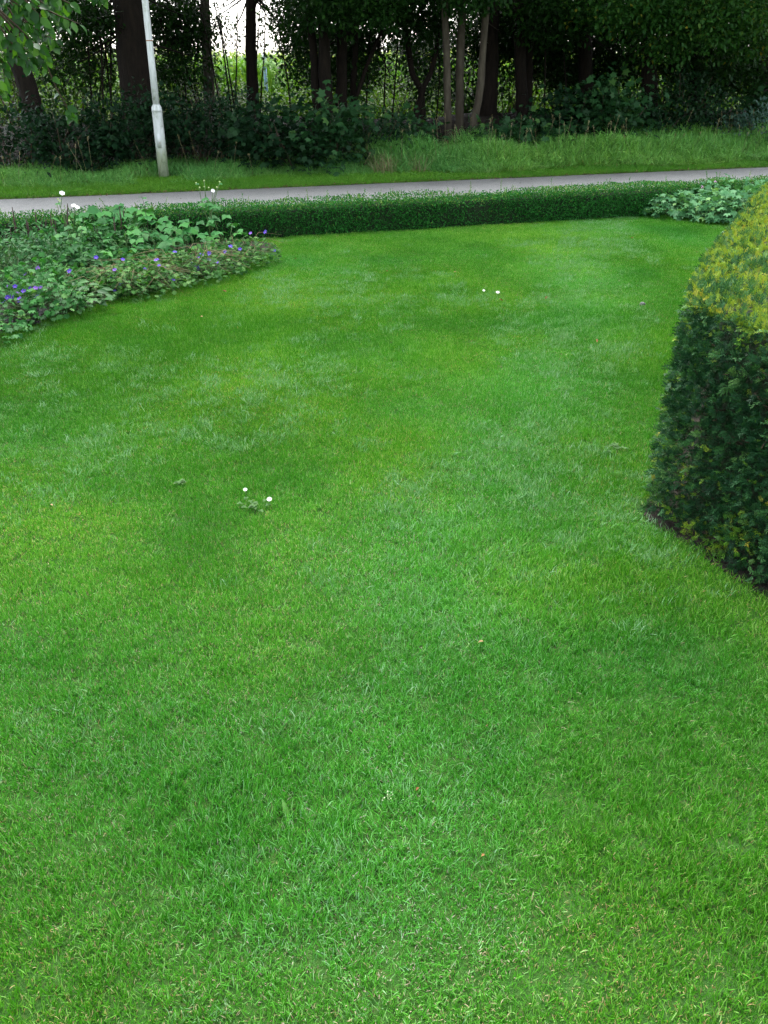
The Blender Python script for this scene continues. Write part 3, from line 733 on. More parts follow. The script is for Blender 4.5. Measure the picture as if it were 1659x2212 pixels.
tree('coppiced_tree', 'dense dark clump of five close stems under a heavy leaf mass', [
    stem([(668, 0), (678, 100), (684, 200)], 4.0, 6.5, .085, .05), stem([(705, 0), (704, 100), (708, 215)], 3.8, 7, .13, .07),
    stem([(735, 0), (738, 100), (735, 215)], 4.3, 7, .12, .06), stem([(772, 0), (770, 110), (765, 210)], 4.6, 6, .06, .04),
    stem([(815, 90), (790, 150), (772, 205)], 4.4, 5, .045, .025)], M_bark, M_oak,
     [CR(720, 4, 5.5, 2.6, 2.2, 420)], [low(590, 700, -30, 90, 4.6, 85, hole=.25), low(630, 860, -40, 62, 3.0, 190), low(700, 850, -20, 120, 5.5, 110, hole=.2), low(620, 690, 60, 190, 4.9, 50), low(690, 840, 90, 210, 5.4, 120, hole=.2)])
tree('forked_tree', 'small dark tree forking low in two arms between clump and trio', [
    stem([(885, 105), (893, 160), (910, 192), (911, 235)], 4.6, 5, .075, .04), stem([(940, 105), (930, 155), (913, 190)], 4.6, 5, .06, .035)], M_bark, M_oak,
     [CR(900, 4.6, 4.8, 2.2, 1.6, 330)], [low(800, 980, -30, 75, 4.2, 150), low(850, 960, 40, 135, 5.2, 80, hole=.2), low(840, 980, 120, 220, 5.6, 60, hole=.3)])
tree('three_stemmed_tree', 'tree of three pale grey brown stems rising from the tall grass', [
    stem([(961, 0), (966, 150), (969, 275)], 3.0, 7, .07, .05), stem([(1001, 0), (994, 150), (992, 268)], 3.2, 7, .082, .055),
    stem([(1052, 0), (1042, 130), (1036, 200), (1021, 275)], 2.8, 7, .072, .05)], M_bark_pale, M_oak,
     [CR(1000, 2.6, 5.4, 2.6, 2.0, 420)], [low(930, 1080, -40, 20, 2.6, 70), low(1000, 1110, 20, 130, 5.6, 90, hole=.15)])
tree('shaded_tree', 'thick blackish trunk half hidden right behind the three pale stems', [stem([(1066, 0), (1060, 120), (1056, 235)], 4.8, 7, .2, .12)], M_bark, M_oak,
     [CR(1080, 5, 5.6, 2.6, 2.2, 380)], [low(1060, 1200, -30, 120, 5.6, 150, hole=.15)])
tree('twin_stem_tree', 'dark tree with two close stems left of the young maple thicket', [stem([(1120, 0), (1125, 120), (1129, 240)], 4.2, 7, .13, .08), stem([(1152, 0), (1144, 120), (1140, 240)], 4.6, 6, .09, .05)], M_bark, M_oak,
     [CR(1140, 4, 5.4, 2.5, 2.0, 380)], [low(1130, 1270, -30, 90, 3.6, 130), low(1130, 1260, 60, 190, 6.0, 90, hole=.1)])
tree('shadowed_oak', 'dark trunk rising above the tall young maple thicket', [stem([(1268, 0), (1266, 120), (1262, 230)], 4.6, 8, .17, .1)], M_bark, M_oak,
     [CR(1270, 4.4, 6, 2.8, 2.2, 420)], [low(1180, 1360, -30, 80, 5.4, 130, hole=.12), low(1200, 1370, 70, 200, 6.2, 130)])
tree('yellowing_maple', 'maple with yellowing leaves hanging down at the upper right', [stem([(1400, 0), (1401, 120), (1399, 215)], 3.6, 8, .17, .1)], M_bark, M_yellowing,
     [CR(1440, 2.6, 5.2, 3.0, 2.0, 420)], [low(1250, 1420, -40, 60, 2.4, 90, hole=.3), low(1400, 1620, -40, 95, 2.0, 190, hole=.2), low(1360, 1480, 70, 130, 2.6, 24), low(1540, 1700, -20, 120, 2.4, 110, hole=.15)])
tree('slender_oak', 'slim dark trunk right of the yellowing maple', [stem([(1508, 0), (1506, 120), (1502, 230)], 4.2, 7, .1, .06)], M_bark, M_oak,
     [CR(1510, 4.2, 5.4, 2.4, 2.0, 380)], [low(1420, 1580, 40, 190, 5.4, 150), low(1480, 1600, 90, 190, 3.6, 60)])
tree('dark_edge_tree', 'dark trunk at the far right edge above the bluish shrub', [stem([(1650, 0), (1646, 120), (1640, 230)], 4.2, 7, .16, .1)], M_bark, M_oak,
     [CR(1650, 4.2, 5.4, 2.6, 2.2, 420)], [low(1560, 1720, 60, 200, 5.2, 170), low(1600, 1720, 100, 200, 3.4, 60)])
# saplings: thin stems with sparse leaves
def sapling(u0, v0, u1, v1, n, label, r=.018, leaves=26, top=2.9):
    st = stem([(u1, v1), ((u0 + u1) / 2 + R.normal(0, 2), (v0 + v1) / 2), (u0, v0)], n, top, r, r * .4)
    root = thing('sapling', label, 'sapling', st[0][0], 'thin saplings in the wood')
    pts = np.array([tuple(q) for q in st[0]]); mb = MB(); mb.tube(pts, np.linspace(r, r * .4, len(pts)), 6); mb.build('stem', M_bark, root)
    mb = MB(); lf = MB()
    for _ in range(7):
        t = R.uniform(.35, .98); a = np.array([np.interp(t, np.linspace(0, 1, len(pts)), pts[:, i]) for i in range(3)])
        q = a + np.array([R.normal(0, .22), R.normal(0, .2), R.uniform(.1, .5)]); mb.tube([a, (a + q) / 2 + R.normal(size=3) * .03, q], [.006, .005, .003], 4)
        c = max(1, leaves // 7); tt = R.uniform(.3, 1, c)[:, None]; ps = a * (1 - tt) + q * tt; dd = unit(rdir(c) + np.array([0, 0, -.4])); L = R.uniform(.05, .085, c)
        lf.scatter(OVAL_V, OVAL_F, ps, basis(dd, rdir(c) + np.array([0, 0, .8]), L, L * .65))
    mb.build('twigs', M_bark, root, kind='stuff'); lf.build('leaves', M_oak, root, kind='stuff')
sap = [(186, 0, 196, 190, 5.0, 'thin sapling left of the oak, nearest the garden branch'), (205, 0, 222, 200, 4.6, 'thin leaning sapling midway between garden branch and oak'),
       (222, 40, 238, 200, 5.2, 'short slim sapling in the bunch left of the oak'), (240, 0, 240, 210, 4.8, 'upright sapling close against the left side of the oak trunk'),
       (232, 60, 214, 210, 5.4, 'sapling crossing its neighbours left of the oak'),
       (366, 20, 415, 190, 5.8, 'long slanting sapling right of the lamp post'), (386, 0, 400, 190, 6.0, 'upright sapling between lamp post and grey green trunk'),
       (350, 60, 385, 200, 5.6, 'short slanting sapling close to the lamp post'), (428, 0, 470, 200, 5.4, 'slanting sapling crossing in front of the grey green trunk'),
       (462, 0, 492, 180, 5.6, 'leafy sapling slanting just right of the grey green trunk'), (478, 60, 500, 190, 5.0, 'short sapling in the sky gap left of the dark trunk'),
       (512, 90, 508, 215, 4.8, 'low sapling close left of the lone dark trunk'), (562, 20, 552, 170, 6.0, 'thin sapling close right of the lone dark trunk'),
       (572, 60, 566, 170, 6.2, 'bare sapling in front of the white marker post'), (612, 120, 628, 240, 4.6, 'twiggy sapling at right of the sky gap'),
       (826, 80, 830, 215, 5.0, 'thin sapling between dense clump and forked tree'), (860, 70, 850, 220, 5.2, 'slanting sapling left of the forked tree'),
       (800, 60, 792, 215, 4.8, 'straight sapling right beside the dense clump'), (948, 120, 944, 240, 4.8, 'short sapling left of the three pale stems'),
       (1180, 20, 1176, 240, 4.0, 'thin sapling right of the twin dark stems'), (1215, 60, 1228, 240, 4.2, 'thin slanting sapling left of the tall maple thicket')]
for a in sap: sapling(*a)

# ------------------------------------------------------------------ understorey shrubs
def shrub(name, label, u, v, n, w, h, mat, tmpl, size, nclump, per=10, cat='shrub', group='shrubs under the trees', z0=None, lift=.55, singles=0, flat=.9):
    n = n - (.75 if n < 3.4 and u < 860 else .3 if n < 3.4 else 0); q = at_n(u, v, n); g = bh(s_of(q), n_of(q)) if n > 1.9 else 0.0
    base = Vector((q.x, q.y, g - .03)); root = thing(name, label, cat, base, group)
    mb = MB(); st = MB()
    nst = max(4, int(w * 6))
    for _ in range(nst):
        a = base + Vector((R.normal(0, w * .1), R.normal(0, w * .1), 0)); th = R.random() * 6.283; rr = w * .5 * math.sqrt(R.random())
        tip = Vector((base.x + rr * math.cos(th), base.y + rr * math.sin(th) * .8, g + h * R.uniform(.6, 1.02)))
        path = wobble(a, tip, 5, .03); st.tube(path, np.linspace(.012, .004, 5), 5)
    st.build('stems', M_twig, root, kind='stuff')
    c = np.array((base.x, base.y, g + h * lift)); cl = rdir(nclump) * (R.random(nclump) ** .42)[:, None] * np.array([w * .5, w * .42, h * .5]) + c
    cl[:, 2] += .12 * h * (vnoise(cl, 2.3, 5) - .5) * 2; cl[:, 2] = np.maximum(cl[:, 2], g + .04)
    cl[:, :2] += ((vnoise(cl, 2.0, 15) - .5) * w * .35)[:, None]
    nn = len(cl) * per; pos = np.repeat(cl, per, 0) + R.normal(size=(nn, 3)) * size * np.array([1.5, 1.5, 1.0])
    out = unit(pos - (c - np.array([0, 0, h * .4]))); d = unit(out * .6 + rdir(nn) * .6 + np.array([0, 0, -.15])); L = R.uniform(.6, 1.2, nn) * size
    nr = unit(out * .5 + np.array([0, -.25, flat]) + rdir(nn) * .45); wr = .62 if tmpl[0] is OVAL_V else 1.0
    B = basis(d, nr, L, L * wr); rnd = np.clip(.45 * np.repeat(R.random(len(cl)), per) + .55 * R.random(nn), 0, 1)
    if singles:                                   # the largest leaves on the lit side are pieces of their own
        score = -pos[:, 1] * .5 + pos[:, 2] + R.normal(0, .1, nn); order = np.argsort(-score)[:singles]; msk = np.zeros(nn, bool); msk[order] = True
        lm = [mesh_from('leaf', tmpl[0], [np.array([f for f in tmpl[1] if len(f) == L_]) for L_ in (3, 4)], mat, np.full(len(tmpl[0]), r_)) for r_ in (.45, .75, .95)]
        for i in order:
            M = Matrix.Identity(4)
            for cc in range(3):
                for r_ in range(3): M[r_][cc] = B[i][cc][r_] * 1.12
            M.translation = Vector(pos[i]); place('leaf', lm[R.integers(0, 3)], root, M)
        pos, B, rnd = pos[~msk], B[~msk], rnd[~msk]
    mb.scatter(tmpl[0], tmpl[1], pos, B, rnd); mb.build('foliage', mat, root, kind='stuff')
    return root
OV = (OVAL_V, OVAL_F)
shr = [  # name, label, u, v(foot), n, width, height, material, leaf, size, clumps
 ('elder_shrub', 'dark shrub at the far left edge beneath the leaning tree', 5, 330, 3.0, 1.6, 1.0, M_shrub, OV, .085, 130),
 ('elder_shrub', 'dark shrub right of the leaning trunk foot', 110, 320, 2.8, 1.7, .95, M_shrub, OV, .085, 140),
 ('bramble', 'low dark bramble at the foot of the oak on its left', 205, 320, 2.9, 1.5, .9, M_shrub, MAPLE, .09, 130),
 ('elder_shrub', 'dark shrub hiding the foot of the oak', 285, 315, 3.0, 1.4, 1.1, M_shrub, OV, .08, 130),
 ('bramble', 'dark bramble directly behind the lamp post base', 372, 315, 3.35, 1.4, .95, M_shrub, MAPLE, .09, 130),
 ('elder_shrub', 'tall dark shrub below the grey green trunk', 440, 310, 3.2, 1.6, 1.2, M_shrub, OV, .08, 150),
 ('elder_shrub', 'dark shrub below the lone dark trunk', 530, 315, 2.9, 1.5, 1.0, M_shrub, OV, .085, 140),
 ('sycamore_seedling', 'leafy young maple bush left of the dry grass tuft', 612, 325, 2.4, 1.5, .9, M_shrub, MAPLE, .12, 120),
 ('young_maple', 'young maple with brighter green leaves below the dense clump', 718, 325, 2.2, 1.1, 1.05, M_maple, MAPLE, .13, 75),
 ('elder_shrub', 'dark shrub right of the brighter young maple', 805, 318, 2.6, 1.3, .8, M_shrub, OV, .085, 110),
 ('young_maple', 'small young maple below the forked tree', 880, 300, 2.5, .9, .75, M_maple, MAPLE, .11, 50),
 ('young_maple', 'low young maple at the foot of the three pale stems', 1085, 275, 2.7, 1.1, .5, M_maple, MAPLE, .12, 60),
 ('young_maple', 'low young maple between three pale stems and tall thicket', 1160, 275, 2.6, 1.3, .55, M_maple, MAPLE, .12, 70),
 ('young_maple', 'leafy young maple left in the tall thicket', 1240, 270, 2.9, 1.3, .95, M_shrub, MAPLE, .13, 100),
 ('young_maple', 'tall young maple topping the thicket with one light crown leaf', 1310, 275, 2.6, 1.4, 1.15, M_maple, MAPLE, .14, 110),
 ('elder_shrub', 'shrub right of the tall young maple below the yellowing maple', 1400, 280, 2.7, 1.4, .95, M_shrub, OV, .09, 120),
 ('hazel_shrub', 'tall mid green shrub below the slim dark trunk on the right', 1475, 275, 3.0, 1.4, 1.25, M_shrub, OV, .09, 140),
 ('elder_shrub', 'dark shrub left of the bluish shrub', 1540, 280, 3.0, 1.2, .8, M_shrub, OV, .09, 110),
 ('honeysuckle_shrub', 'bluish grey green shrub at the far right edge', 1622, 290, 2.3, 1.5, .75, M_bluish, OV, .075, 150),
 ('young_maple', 'bright green young maple behind the bluish shrub', 1650, 262, 3.3, 1.0, .8, M_maple, MAPLE, .12, 70)]
shr += [
 ('hazel_thicket', 'tall leafy thicket behind the leaning trunk at the far left', 20, 200, 6.6, 2.6, 2.2, M_mid, OV, .085, 290),
 ('hazel_thicket', 'tall thin thicket behind the saplings left of the oak', 165, 200, 6.8, 2.4, 2.4, M_mid, OV, .085, 260),
 ('hazel_thicket', 'leafy thicket behind the lamp post shaft', 375, 200, 7.0, 2.0, 2.4, M_mid, OV, .085, 270),
 ('hazel_thicket', 'low leafy thicket in the foot of the sky gap', 500, 200, 7.2, 2.2, .9, M_mid, OV, .085, 150),
 ('hazel_thicket', 'leafy thicket behind the dense stem clump', 720, 200, 6.8, 2.4, 2.3, M_oak, OV, .085, 330),
 ('hazel_thicket', 'mid green thicket behind the forked tree', 880, 200, 7.0, 2.6, 1.5, M_mid, OV, .085, 170),
 ('hazel_thicket', 'dark thicket behind the three pale stems', 1010, 200, 6.6, 2.2, 2.3, M_oak, OV, .085, 300),
 ('hazel_thicket', 'dark tall thicket behind the twin dark stems', 1120, 200, 6.4, 2.4, 2.4, M_oak, OV, .085, 380),
 ('hazel_thicket', 'dark tall thicket behind the young maple thicket', 1230, 200, 6.2, 2.6, 2.5, M_oak, OV, .085, 460),
 ('hazel_thicket', 'dark tall thicket filling the gap left of the yellowing maple', 1330, 200, 6.0, 2.6, 2.5, M_oak, OV, .085, 460),
 ('hazel_thicket', 'dark tall thicket behind the yellowing maple trunk', 1430, 200, 6.2, 2.6, 2.4, M_oak, OV, .085, 460),
 ('hazel_thicket', 'dark tall thicket behind the slim dark trunk on the right', 1530, 200, 6.0, 2.6, 2.5, M_oak, OV, .085, 460),
 ('hazel_thicket', 'dark tall thicket behind the bluish shrub', 1630, 200, 6.0, 2.6, 2.5, M_oak, OV, .085, 460)]
for nm, lab, u, v, n, w, h, mt, tm, sz, nc in shr:
    shrub(nm, lab, u, v, n, w, h * (1.2 if nc >= 300 else 1), mt, tm, sz * (1.2 if nc >= 300 else 1), nc, 15 if nc >= 300 else 10, singles=24 if tm is MAPLE and mt is M_maple else 0)

# ------------------------------------------------------------------ field margin, maize, far trees
def field():
    mb = MB(); k = 8000
    s, n, p_ = strip(k, -16, 14, 8.2, 10.4); p_[:, 2] = R.random(k) ** .7 * (.55 + .5 * vnoise(np.stack([s, n, 0 * s], 1), .8, 4)) * 1.25
    pp = np.repeat(p_, 5, 0) + R.normal(size=(k * 5, 3)) * .07; pp[:, 2] = np.maximum(pp[:, 2], 0); nn = len(pp)
    d = unit(rdir(nn) + np.array([0, 0, -.2])); L = R.uniform(.06, .14, nn)
    mb.scatter(OVAL_V, OVAL_F, pp, basis(d, unit(rdir(nn) * .6 + np.array([0, -.2, 1])), L, L * .55), np.clip(.5 * np.repeat(R.random(k), 5) + .5 * R.random(nn), 0, 1))
    o = mb.build('weeds', M_weed, None, kind='stuff'); o['label'] = 'lush yellow green weeds along the maize field edge'
    tmb = MB(); tv = np.array([(-.5, 0, 0), (.5, 0, 0), (-.5, .35, .12), (.5, .35, .12), (-.4, .7, .05), (.4, .7, .05), (0, 1, -.22)])
    S, Rw = np.meshgrid(np.arange(-26, 20, .15), np.concatenate([np.arange(11.2, 16, .75), np.arange(17, 40, 2.5)]), indexing='ij')
    S = S.ravel() + R.normal(0, .04, S.size); Rw = Rw.ravel(); k = len(S)
    base = np.stack([RO.x + S * RD.x + Rw * RN.x, RO.y + S * RD.y + Rw * RN.y, np.full(k, -.05)], 1)
    H = 1.78 * R.uniform(.9, 1.06, k)
    for li in range(9):
        z = H * (.16 + .8 * li / 9); a = R.random(k) * 6.283
        d = unit(np.stack([np.cos(a), np.sin(a), R.uniform(.5, 1.4, k)], 1)); L = R.uniform(.5, .8, k) * (1 - .35 * (li > 6))
        B = basis(d, np.tile(np.array([0, 0, 1.0]), (k, 1)) + .2 * rdir(k), L, R.uniform(.05, .085, k))
        tmb.scatter(tv, BLADE_F, base + np.c_[np.zeros((k, 2)), z], B)
    B = basis(np.tile(np.array([0, 0, 1.0]), (k, 1)) + .05 * rdir(k), rdir(k), H, np.full(k, .03)); tmb.scatter(BLADE_V, BLADE_F, base, B, np.full(k, .5))
    kk = R.random(k) < .6; nb = int(kk.sum())
    for _ in range(3):
        d = unit(np.c_[R.normal(0, .35, (nb, 2)), np.ones(nb)]); tmb.scatter(BLADE_V, BLADE_F, base[kk] + np.c_[np.zeros((nb, 2)), H[kk] * .97], basis(d, rdir(nb), np.full(nb, .22), np.full(nb, .02)), np.full(nb, 1.0))
    o = tmb.build('maize_field', M_maize, None, kind='stuff'); o['label'] = 'bright green maize field seen through the gaps between the trees'
field()
def far_tree(u0, u1, vt, Y, label):
    a, b_ = at_y(u0, vt, Y), at_y(u1, 116, Y); c = (a + b_) / 2; w = (b_.x - a.x) / 2
    root = thing('distant_tree', label, 'tree', (c.x, Y, -.06), 'trees far beyond the maize'); mb = MB()
    mb.tube([(c.x, Y, -.06), (c.x, Y, a.z * .7)], [.2, .1], 8); mb.build('trunk', M_bark_grey, root); mb = MB()
    hh = a.z; clumps(mb, (c.x, Y, hh * .55), (w, w, hh * .46), 170, 10, .35, .35, (FOLD_V, FOLD_F), .8)
    mb.build('crown', M_far, root, kind='stuff')
far_tree(655, 705, 86, 75, 'hazy distant tree showing at the right side of the sky gap')
far_tree(838, 900, 90, 80, 'hazy distant tree behind the maize left of the forked tree')
far_tree(905, 975, 86, 85, 'hazy distant tree behind the maize left of the three pale stems')

# dry tuft and seed stalks on the verge
M_dry = leaf_mat('dry_grass', [(0, (.13, .115, .05)), (.6, (.2, .175, .09)), (1, (.28, .25, .14))], rough=.6, spec=.1, trans=.2)
q = at_n(832, 374, .95); tb = tuft(150, .2, .2, .42, .004, .007, .38, 1.4, 0)
o = link('dry_grass_tuft', tb.mesh('dry_grass_tuft', M_dry)); o.location = (q.x, q.y, 0)
tag(o, 'straw coloured dry grass tuft on the verge across the road', 'grass tuft')
q = at_n(905, 372, .9); tb = tuft(70, .16, .2, .4, .004, .006, .3, 1.4, 0)
o = link('dry_grass_tuft', tb.mesh('dry_grass_tuft', M_dry)); o.location = (q.x, q.y, 0)
tag(o, 'thinner dry grass tuft right of the straw coloured one', 'grass tuft')
mb = MB()
for _ in range(210):
    s_ = R.uniform(-8, 12); n_ = R.uniform(.9, 2.5); a = np.array(P(s_, n_, 0)); h = R.uniform(.3, .65) if s_ < 1 else R.uniform(.45, .8)
    tip = a + np.array([R.normal(0, .12), R.normal(0, .1), h]); md_ = (a + tip) / 2 + np.array([0, 0, .05]); rr = R.random()
    mb.tube([a, md_, tip], [.0024, .002, .0016], 3, rnd=rr)
    c = 9; t = np.linspace(.8, 1, c)[:, None]; mb.scatter(FOLD_V, FOLD_F, md_ * (1 - t) + tip * t, basis(unit(rdir(c) + np.array([0, 0, 1.2])), rdir(c), np.full(c, .028), np.full(c, .010)), np.full(c, rr))
o = mb.build('seed_stalks', M_dry, None, kind='stuff'); o['label'] = 'dry grass seed stalks scattered along the far verge'

M_crumbs = leaf_mat('leaf_crumbs', [(0, (.05, .03, .016)), (.6, (.12, .075, .04)), (1, (.25, .19, .1))], rough=.7, spec=.1, trans=0)
mb = MB(); c = 2600; s_ = R.uniform(-9, 13, c); e_ = R.random(c); n_ = np.where(e_ < .72, -.02 + R.normal(0, .035, c), np.where(e_ < .8, R.uniform(-2.3, -.1, c), -2.36 + R.normal(0, .04, c)))
ps = np.stack([RO.x + s_ * RD.x + n_ * RN.x, RO.y + s_ * RD.y + n_ * RN.y, np.where(n_ < -.05, .034, .02)], 1); L_ = R.uniform(.012, .04, c)
d_ = unit(R.normal(size=(c, 3)) * np.array([1, 1, .15])); mb.scatter(FOLD_V, FOLD_F, ps, basis(d_, np.tile(np.array([0, 0, 1.0]), (c, 1)) + .3 * rdir(c), L_, L_ * .6))
o = mb.build('road_litter', M_crumbs, None, kind='stuff'); o['label'] = 'brown leaf crumbs along the road edge'
# ------------------------------------------------------------------ left flower bed
M_ger = leaf_mat('cranesbill_leaves', [(0, (0.01188, 0.07573, 0.01357)), (.5, (0.02376, 0.1262, 0.02261)), (.85, (0.0396, 0.1683, 0.03392)), (1, (0.1069, 0.2525, 0.06331))], rough=.5, spec=.1, trans=.25)
M_gerpale = leaf_mat('pale_cranesbill_leaves', [(0, (0.01326, 0.06683, 0.009702)), (.4, (0.02651, 0.1136, 0.01617)), (.75, (0.04712, 0.1538, 0.02749)), (1, (0.106, 0.2272, 0.05498))], rough=.5, spec=.1, trans=.25)
M_anem = leaf_mat('anemone_leaves', [(0, (0.02214, 0.1157, 0.02784)), (.6, (0.03763, 0.1652, 0.04022)), (1, (0.06198, 0.2231, 0.04332))], rough=.48, spec=.1, trans=.25, objrand=True)
M_glossy = leaf_mat('glossy_leaves', [(0, (0.0112, 0.0588, 0.01232)), (.6, (0.0252, 0.1029, 0.0196)), (1, (0.0504, 0.1543, 0.0336))], rough=.4, spec=.1, trans=.15, objrand=True)
M_sage = leaf_mat('grey_green_leaves', [(0, (0.01386, 0.07128, 0.01652)), (.6, (0.02772, 0.1109, 0.02832)), (1, (0.05544, 0.1743, 0.05191))], rough=.5, spec=.1, trans=.2)
M_fine = leaf_mat('fine_foliage', [(0, (0.01232, 0.04704, 0.01232)), (.6, (0.02464, 0.0784, 0.01971)), (1, (0.04928, 0.1176, 0.0308))], rough=.5, spec=.1, trans=.25)
M_heu = leaf_mat('heuchera_leaves', [(0, (.022, .026, .024)), (.6, (.05, .048, .048)), (1, (.10, .12, .10))], rough=.45, spec=.12, trans=.08, objrand=True)
M_glauc = leaf_mat('glaucous_leaves', [(0, (0.03721, 0.1351, 0.0483)), (.5, (0.06823, 0.2071, 0.07728)), (.9, (0.1116, 0.2791, 0.1159)), (1, (0.1675, 0.3421, 0.0966))], rough=.48, spec=.1, trans=.22)
M_violet = leaf_mat('violet_petals', [(0, (0.09781, 0.05434, 0.4564)), (.6, (0.1521, 0.08694, 0.5434)), (1, (0.2826, 0.1304, 0.5216))], rough=.5, spec=.1, trans=.3, objrand=True, tr_tint=(1, 1, 1))
M_white_p = leaf_mat('white_petals', [(0, (.75, .76, .7)), (1, (.85, .85, .82))], rough=.5, spec=.1, trans=.25, objrand=True, tr_tint=(1, 1, 1))
M_pink = leaf_mat('pink_petals', [(0, (.5, .28, .5)), (1, (.62, .36, .58))], rough=.5, spec=.1, trans=.3, objrand=True, tr_tint=(1, 1, 1))
M_yellow = plain('yellow_centre', (.55, .42, .04), .6); M_bud = plain('green_bud', (.3, .38, .14), .6)
M_spike = rough_mat('brown_seed_spike', [(.3, (.035, .022, .022)), (.7, (.10, .065, .055))], 30)
M_straw = leaf_mat('straw_stems', [(0, (0.09, 0.07, 0.03)), (1, (0.2, 0.17, 0.09))], rough=.6, spec=.1, trans=0)

def flower_mesh(name, petals, mat, w=.75, cup=.35):
    mb = MB(); pv = np.array([(0, 0, 0), (-.38, .5, .12), (0, .55, .04), (.38, .5, .12), (-.3, .92, .08), (0, 1.0, .02), (.3, .92, .08)]) * np.array([w / .75, 1, cup / .35 * 1.6])
    pf = [(0, 2, 1), (0, 3, 2), (1, 2, 5, 4), (2, 3, 6, 5)]
    for k_ in range(petals):
        a = k_ * 2 * math.pi / petals; mb.scatter(pv, pf, np.zeros((1, 3)), np.array([[(-math.sin(a), math.cos(a), 0), (math.cos(a), math.sin(a), cup), (0, 0, 1)]]))
    return mb.mesh(name, mat)
FL_V = flower_mesh('flower', 5, M_violet); FL_W = flower_mesh('flower', 6, M_white_p, .8, .25); FL_P = flower_mesh('flower', 5, M_pink)
def disc_mesh(name, r, h, mat, k_=8):
    mb = MB(); th = np.linspace(0, 6.283, k_, endpoint=False); V = np.concatenate([np.c_[np.cos(th) * r, np.sin(th) * r, np.zeros(k_)], np.c_[np.cos(th) * r * .6, np.sin(th) * r * .6, np.full(k_, h)]])
    i = np.arange(k_); j = (i + 1) % k_; mb.add(V, [np.stack([i, j, j + k_, i + k_], 1), (i + k_)[None]]); return mb.mesh(name, mat)
CENTRE = disc_mesh('flower_centre', .17, .18, M_yellow)
def mat_at(pos, d, size, nrm=None):
    d = Vector(d).normalized(); q_ = d.to_track_quat('Z', 'Y'); return Matrix.Translation(Vector(pos)) @ q_.to_matrix().to_4x4() @ Matrix.Rotation(R.random() * 6.283, 4, 'Z') @ Matrix.Diagonal((size, size, size, 1))
def flower(root, me, pos, size, centre=True, d=None):
    d = d if d is not None else (R.normal(0, .3), -.55 + R.normal(0, .25), .8)
    f = place('flower', me, root, mat_at(pos, d, size))
    if centre: c_ = link('flower_centre', CENTRE, f)
    return f
def leafM(pos, d, nrm, L, W):
    B = basis(np.array([d]), np.array([nrm]), L, W)[0]; M = Matrix.Identity(4)
    for cc in range(3):
        for r_ in range(3): M[r_][cc] = B[cc][r_]
    M.translation = Vector(pos); return M
def leaf_piece(name, tmpl, mat): return mesh_from(name, tmpl[0], [np.array([f for f in tmpl[1] if len(f) == L_]) for L_ in (3, 4)], mat, np.full(len(tmpl[0]), .5))
def mound(root, mat, tmpl, w, dpt, h, nl, size, base, wr=1.0, stalks=None, up=.8, dome=True):
    """low plant: leaves on a dome, thin leaf stalks from the crown of the plant"""
    b0 = np.array(tuple(base)); a = R.random(nl) * 6.283; r = np.sqrt(R.random(nl)); z = h * (np.sqrt(np.maximum(0, 1 - .85 * r * r)) if dome else 1) * R.uniform(.35, 1.05, nl)
    pos = b0 + np.c_[r * np.cos(a) * w / 2, r * np.sin(a) * dpt / 2, z]
    out = unit(np.c_[np.cos(a) * r, np.sin(a) * r, np.full(nl, .1)]); d = unit(out * .7 + rdir(nl) * .5 + np.array([0, 0, -.1])); L = R.uniform(.6, 1.25, nl) * size
    mb = MB(); mb.scatter(tmpl[0], tmpl[1], pos, basis(d, unit(out * .35 + rdir(nl) * .4 + np.array([0, -.15, up])), L, L * wr)); mb.build('foliage', mat, root, kind='stuff')
    st = MB(); ns = stalks if stalks is not None else nl // 5
    for i in R.integers(0, nl, ns):
        o_ = b0 + np.array([R.normal(0, w * .1), R.normal(0, dpt * .1), 0]); st.tube([o_, (o_ + pos[i]) / 2 + np.array([0, 0, .03]), pos[i]], [.002, .002, .0015], 3)
    st.build('leaf_stalks', M_stalk, root, kind='stuff')
    return pos
Z4 = lambda x, y: (.3743 * x, 378 + .3743 * y)                # window of the bed that was surveyed
def bed_at(x, y, z=.0): return at(*Z4(x, y), z)
def inbed(q): q.x = min(q.x, float(bed_x(q.y)) - .02); return q

def cranesbill(label, zx, zy, w, h, nl, pale, flowers, name='cranesbill', trail=0, fz=None):
    base = inbed(bed_at(zx, zy, h * .55)); base.z = 0.006
    root = thing(name, label, 'flower', base, 'cranesbill plants in the left bed')
    mound(root, M_gerpale if pale else M_ger, GERAN, w, w * .8, h, int(nl * 1.7), .038 if pale else .047, base)
    if trail:
        st = MB()
        for _ in range(trail):
            a = R.random() * 6.283; tip = np.array(tuple(base)) + np.array([math.cos(a) * w * .6, math.sin(a) * w * .5, R.uniform(.02, h)]); o_ = np.array(tuple(base)) + np.array([R.normal(0, w * .15), R.normal(0, w * .12), 0])
            st.tube([o_, (o_ + tip) / 2 + np.array([0, 0, h * .6]), tip], [.002, .002, .0015], 3, rnd=R.random())
        st.build('straw_stems', M_straw, root, kind='stuff')
    fs = MB()
    for fx, fy in flowers:
        p_ = at_y(*Z4(fx, fy), base.y + R.uniform(-.12, .06)); p_.z = max(p_.z, .06); flower(root, FL_V, p_, .0185 * R.uniform(.85, 1.15))
        o_ = Vector((base.x * .5 + p_.x * .5, base.y * .6 + p_.y * .4, .02)); fs.tube([o_, o_.lerp(p_, .6) + Vector((0, 0, .02)), p_], [.0018, .0015, .0012], 3)
    if fs.n: fs.build('flower_stalks', M_stalk, root)
cranesbill('leafy cranesbill with a cluster of many violet flowers at the left edge', 110, 690, .85, .30, 330, False,
           [(50, 648), (88, 645), (172, 660), (205, 655), (235, 652), (233, 678), (100, 685), (45, 708), (68, 708), (112, 718), (113, 738), (215, 706), (180, 668), (138, 672), (20, 730)])
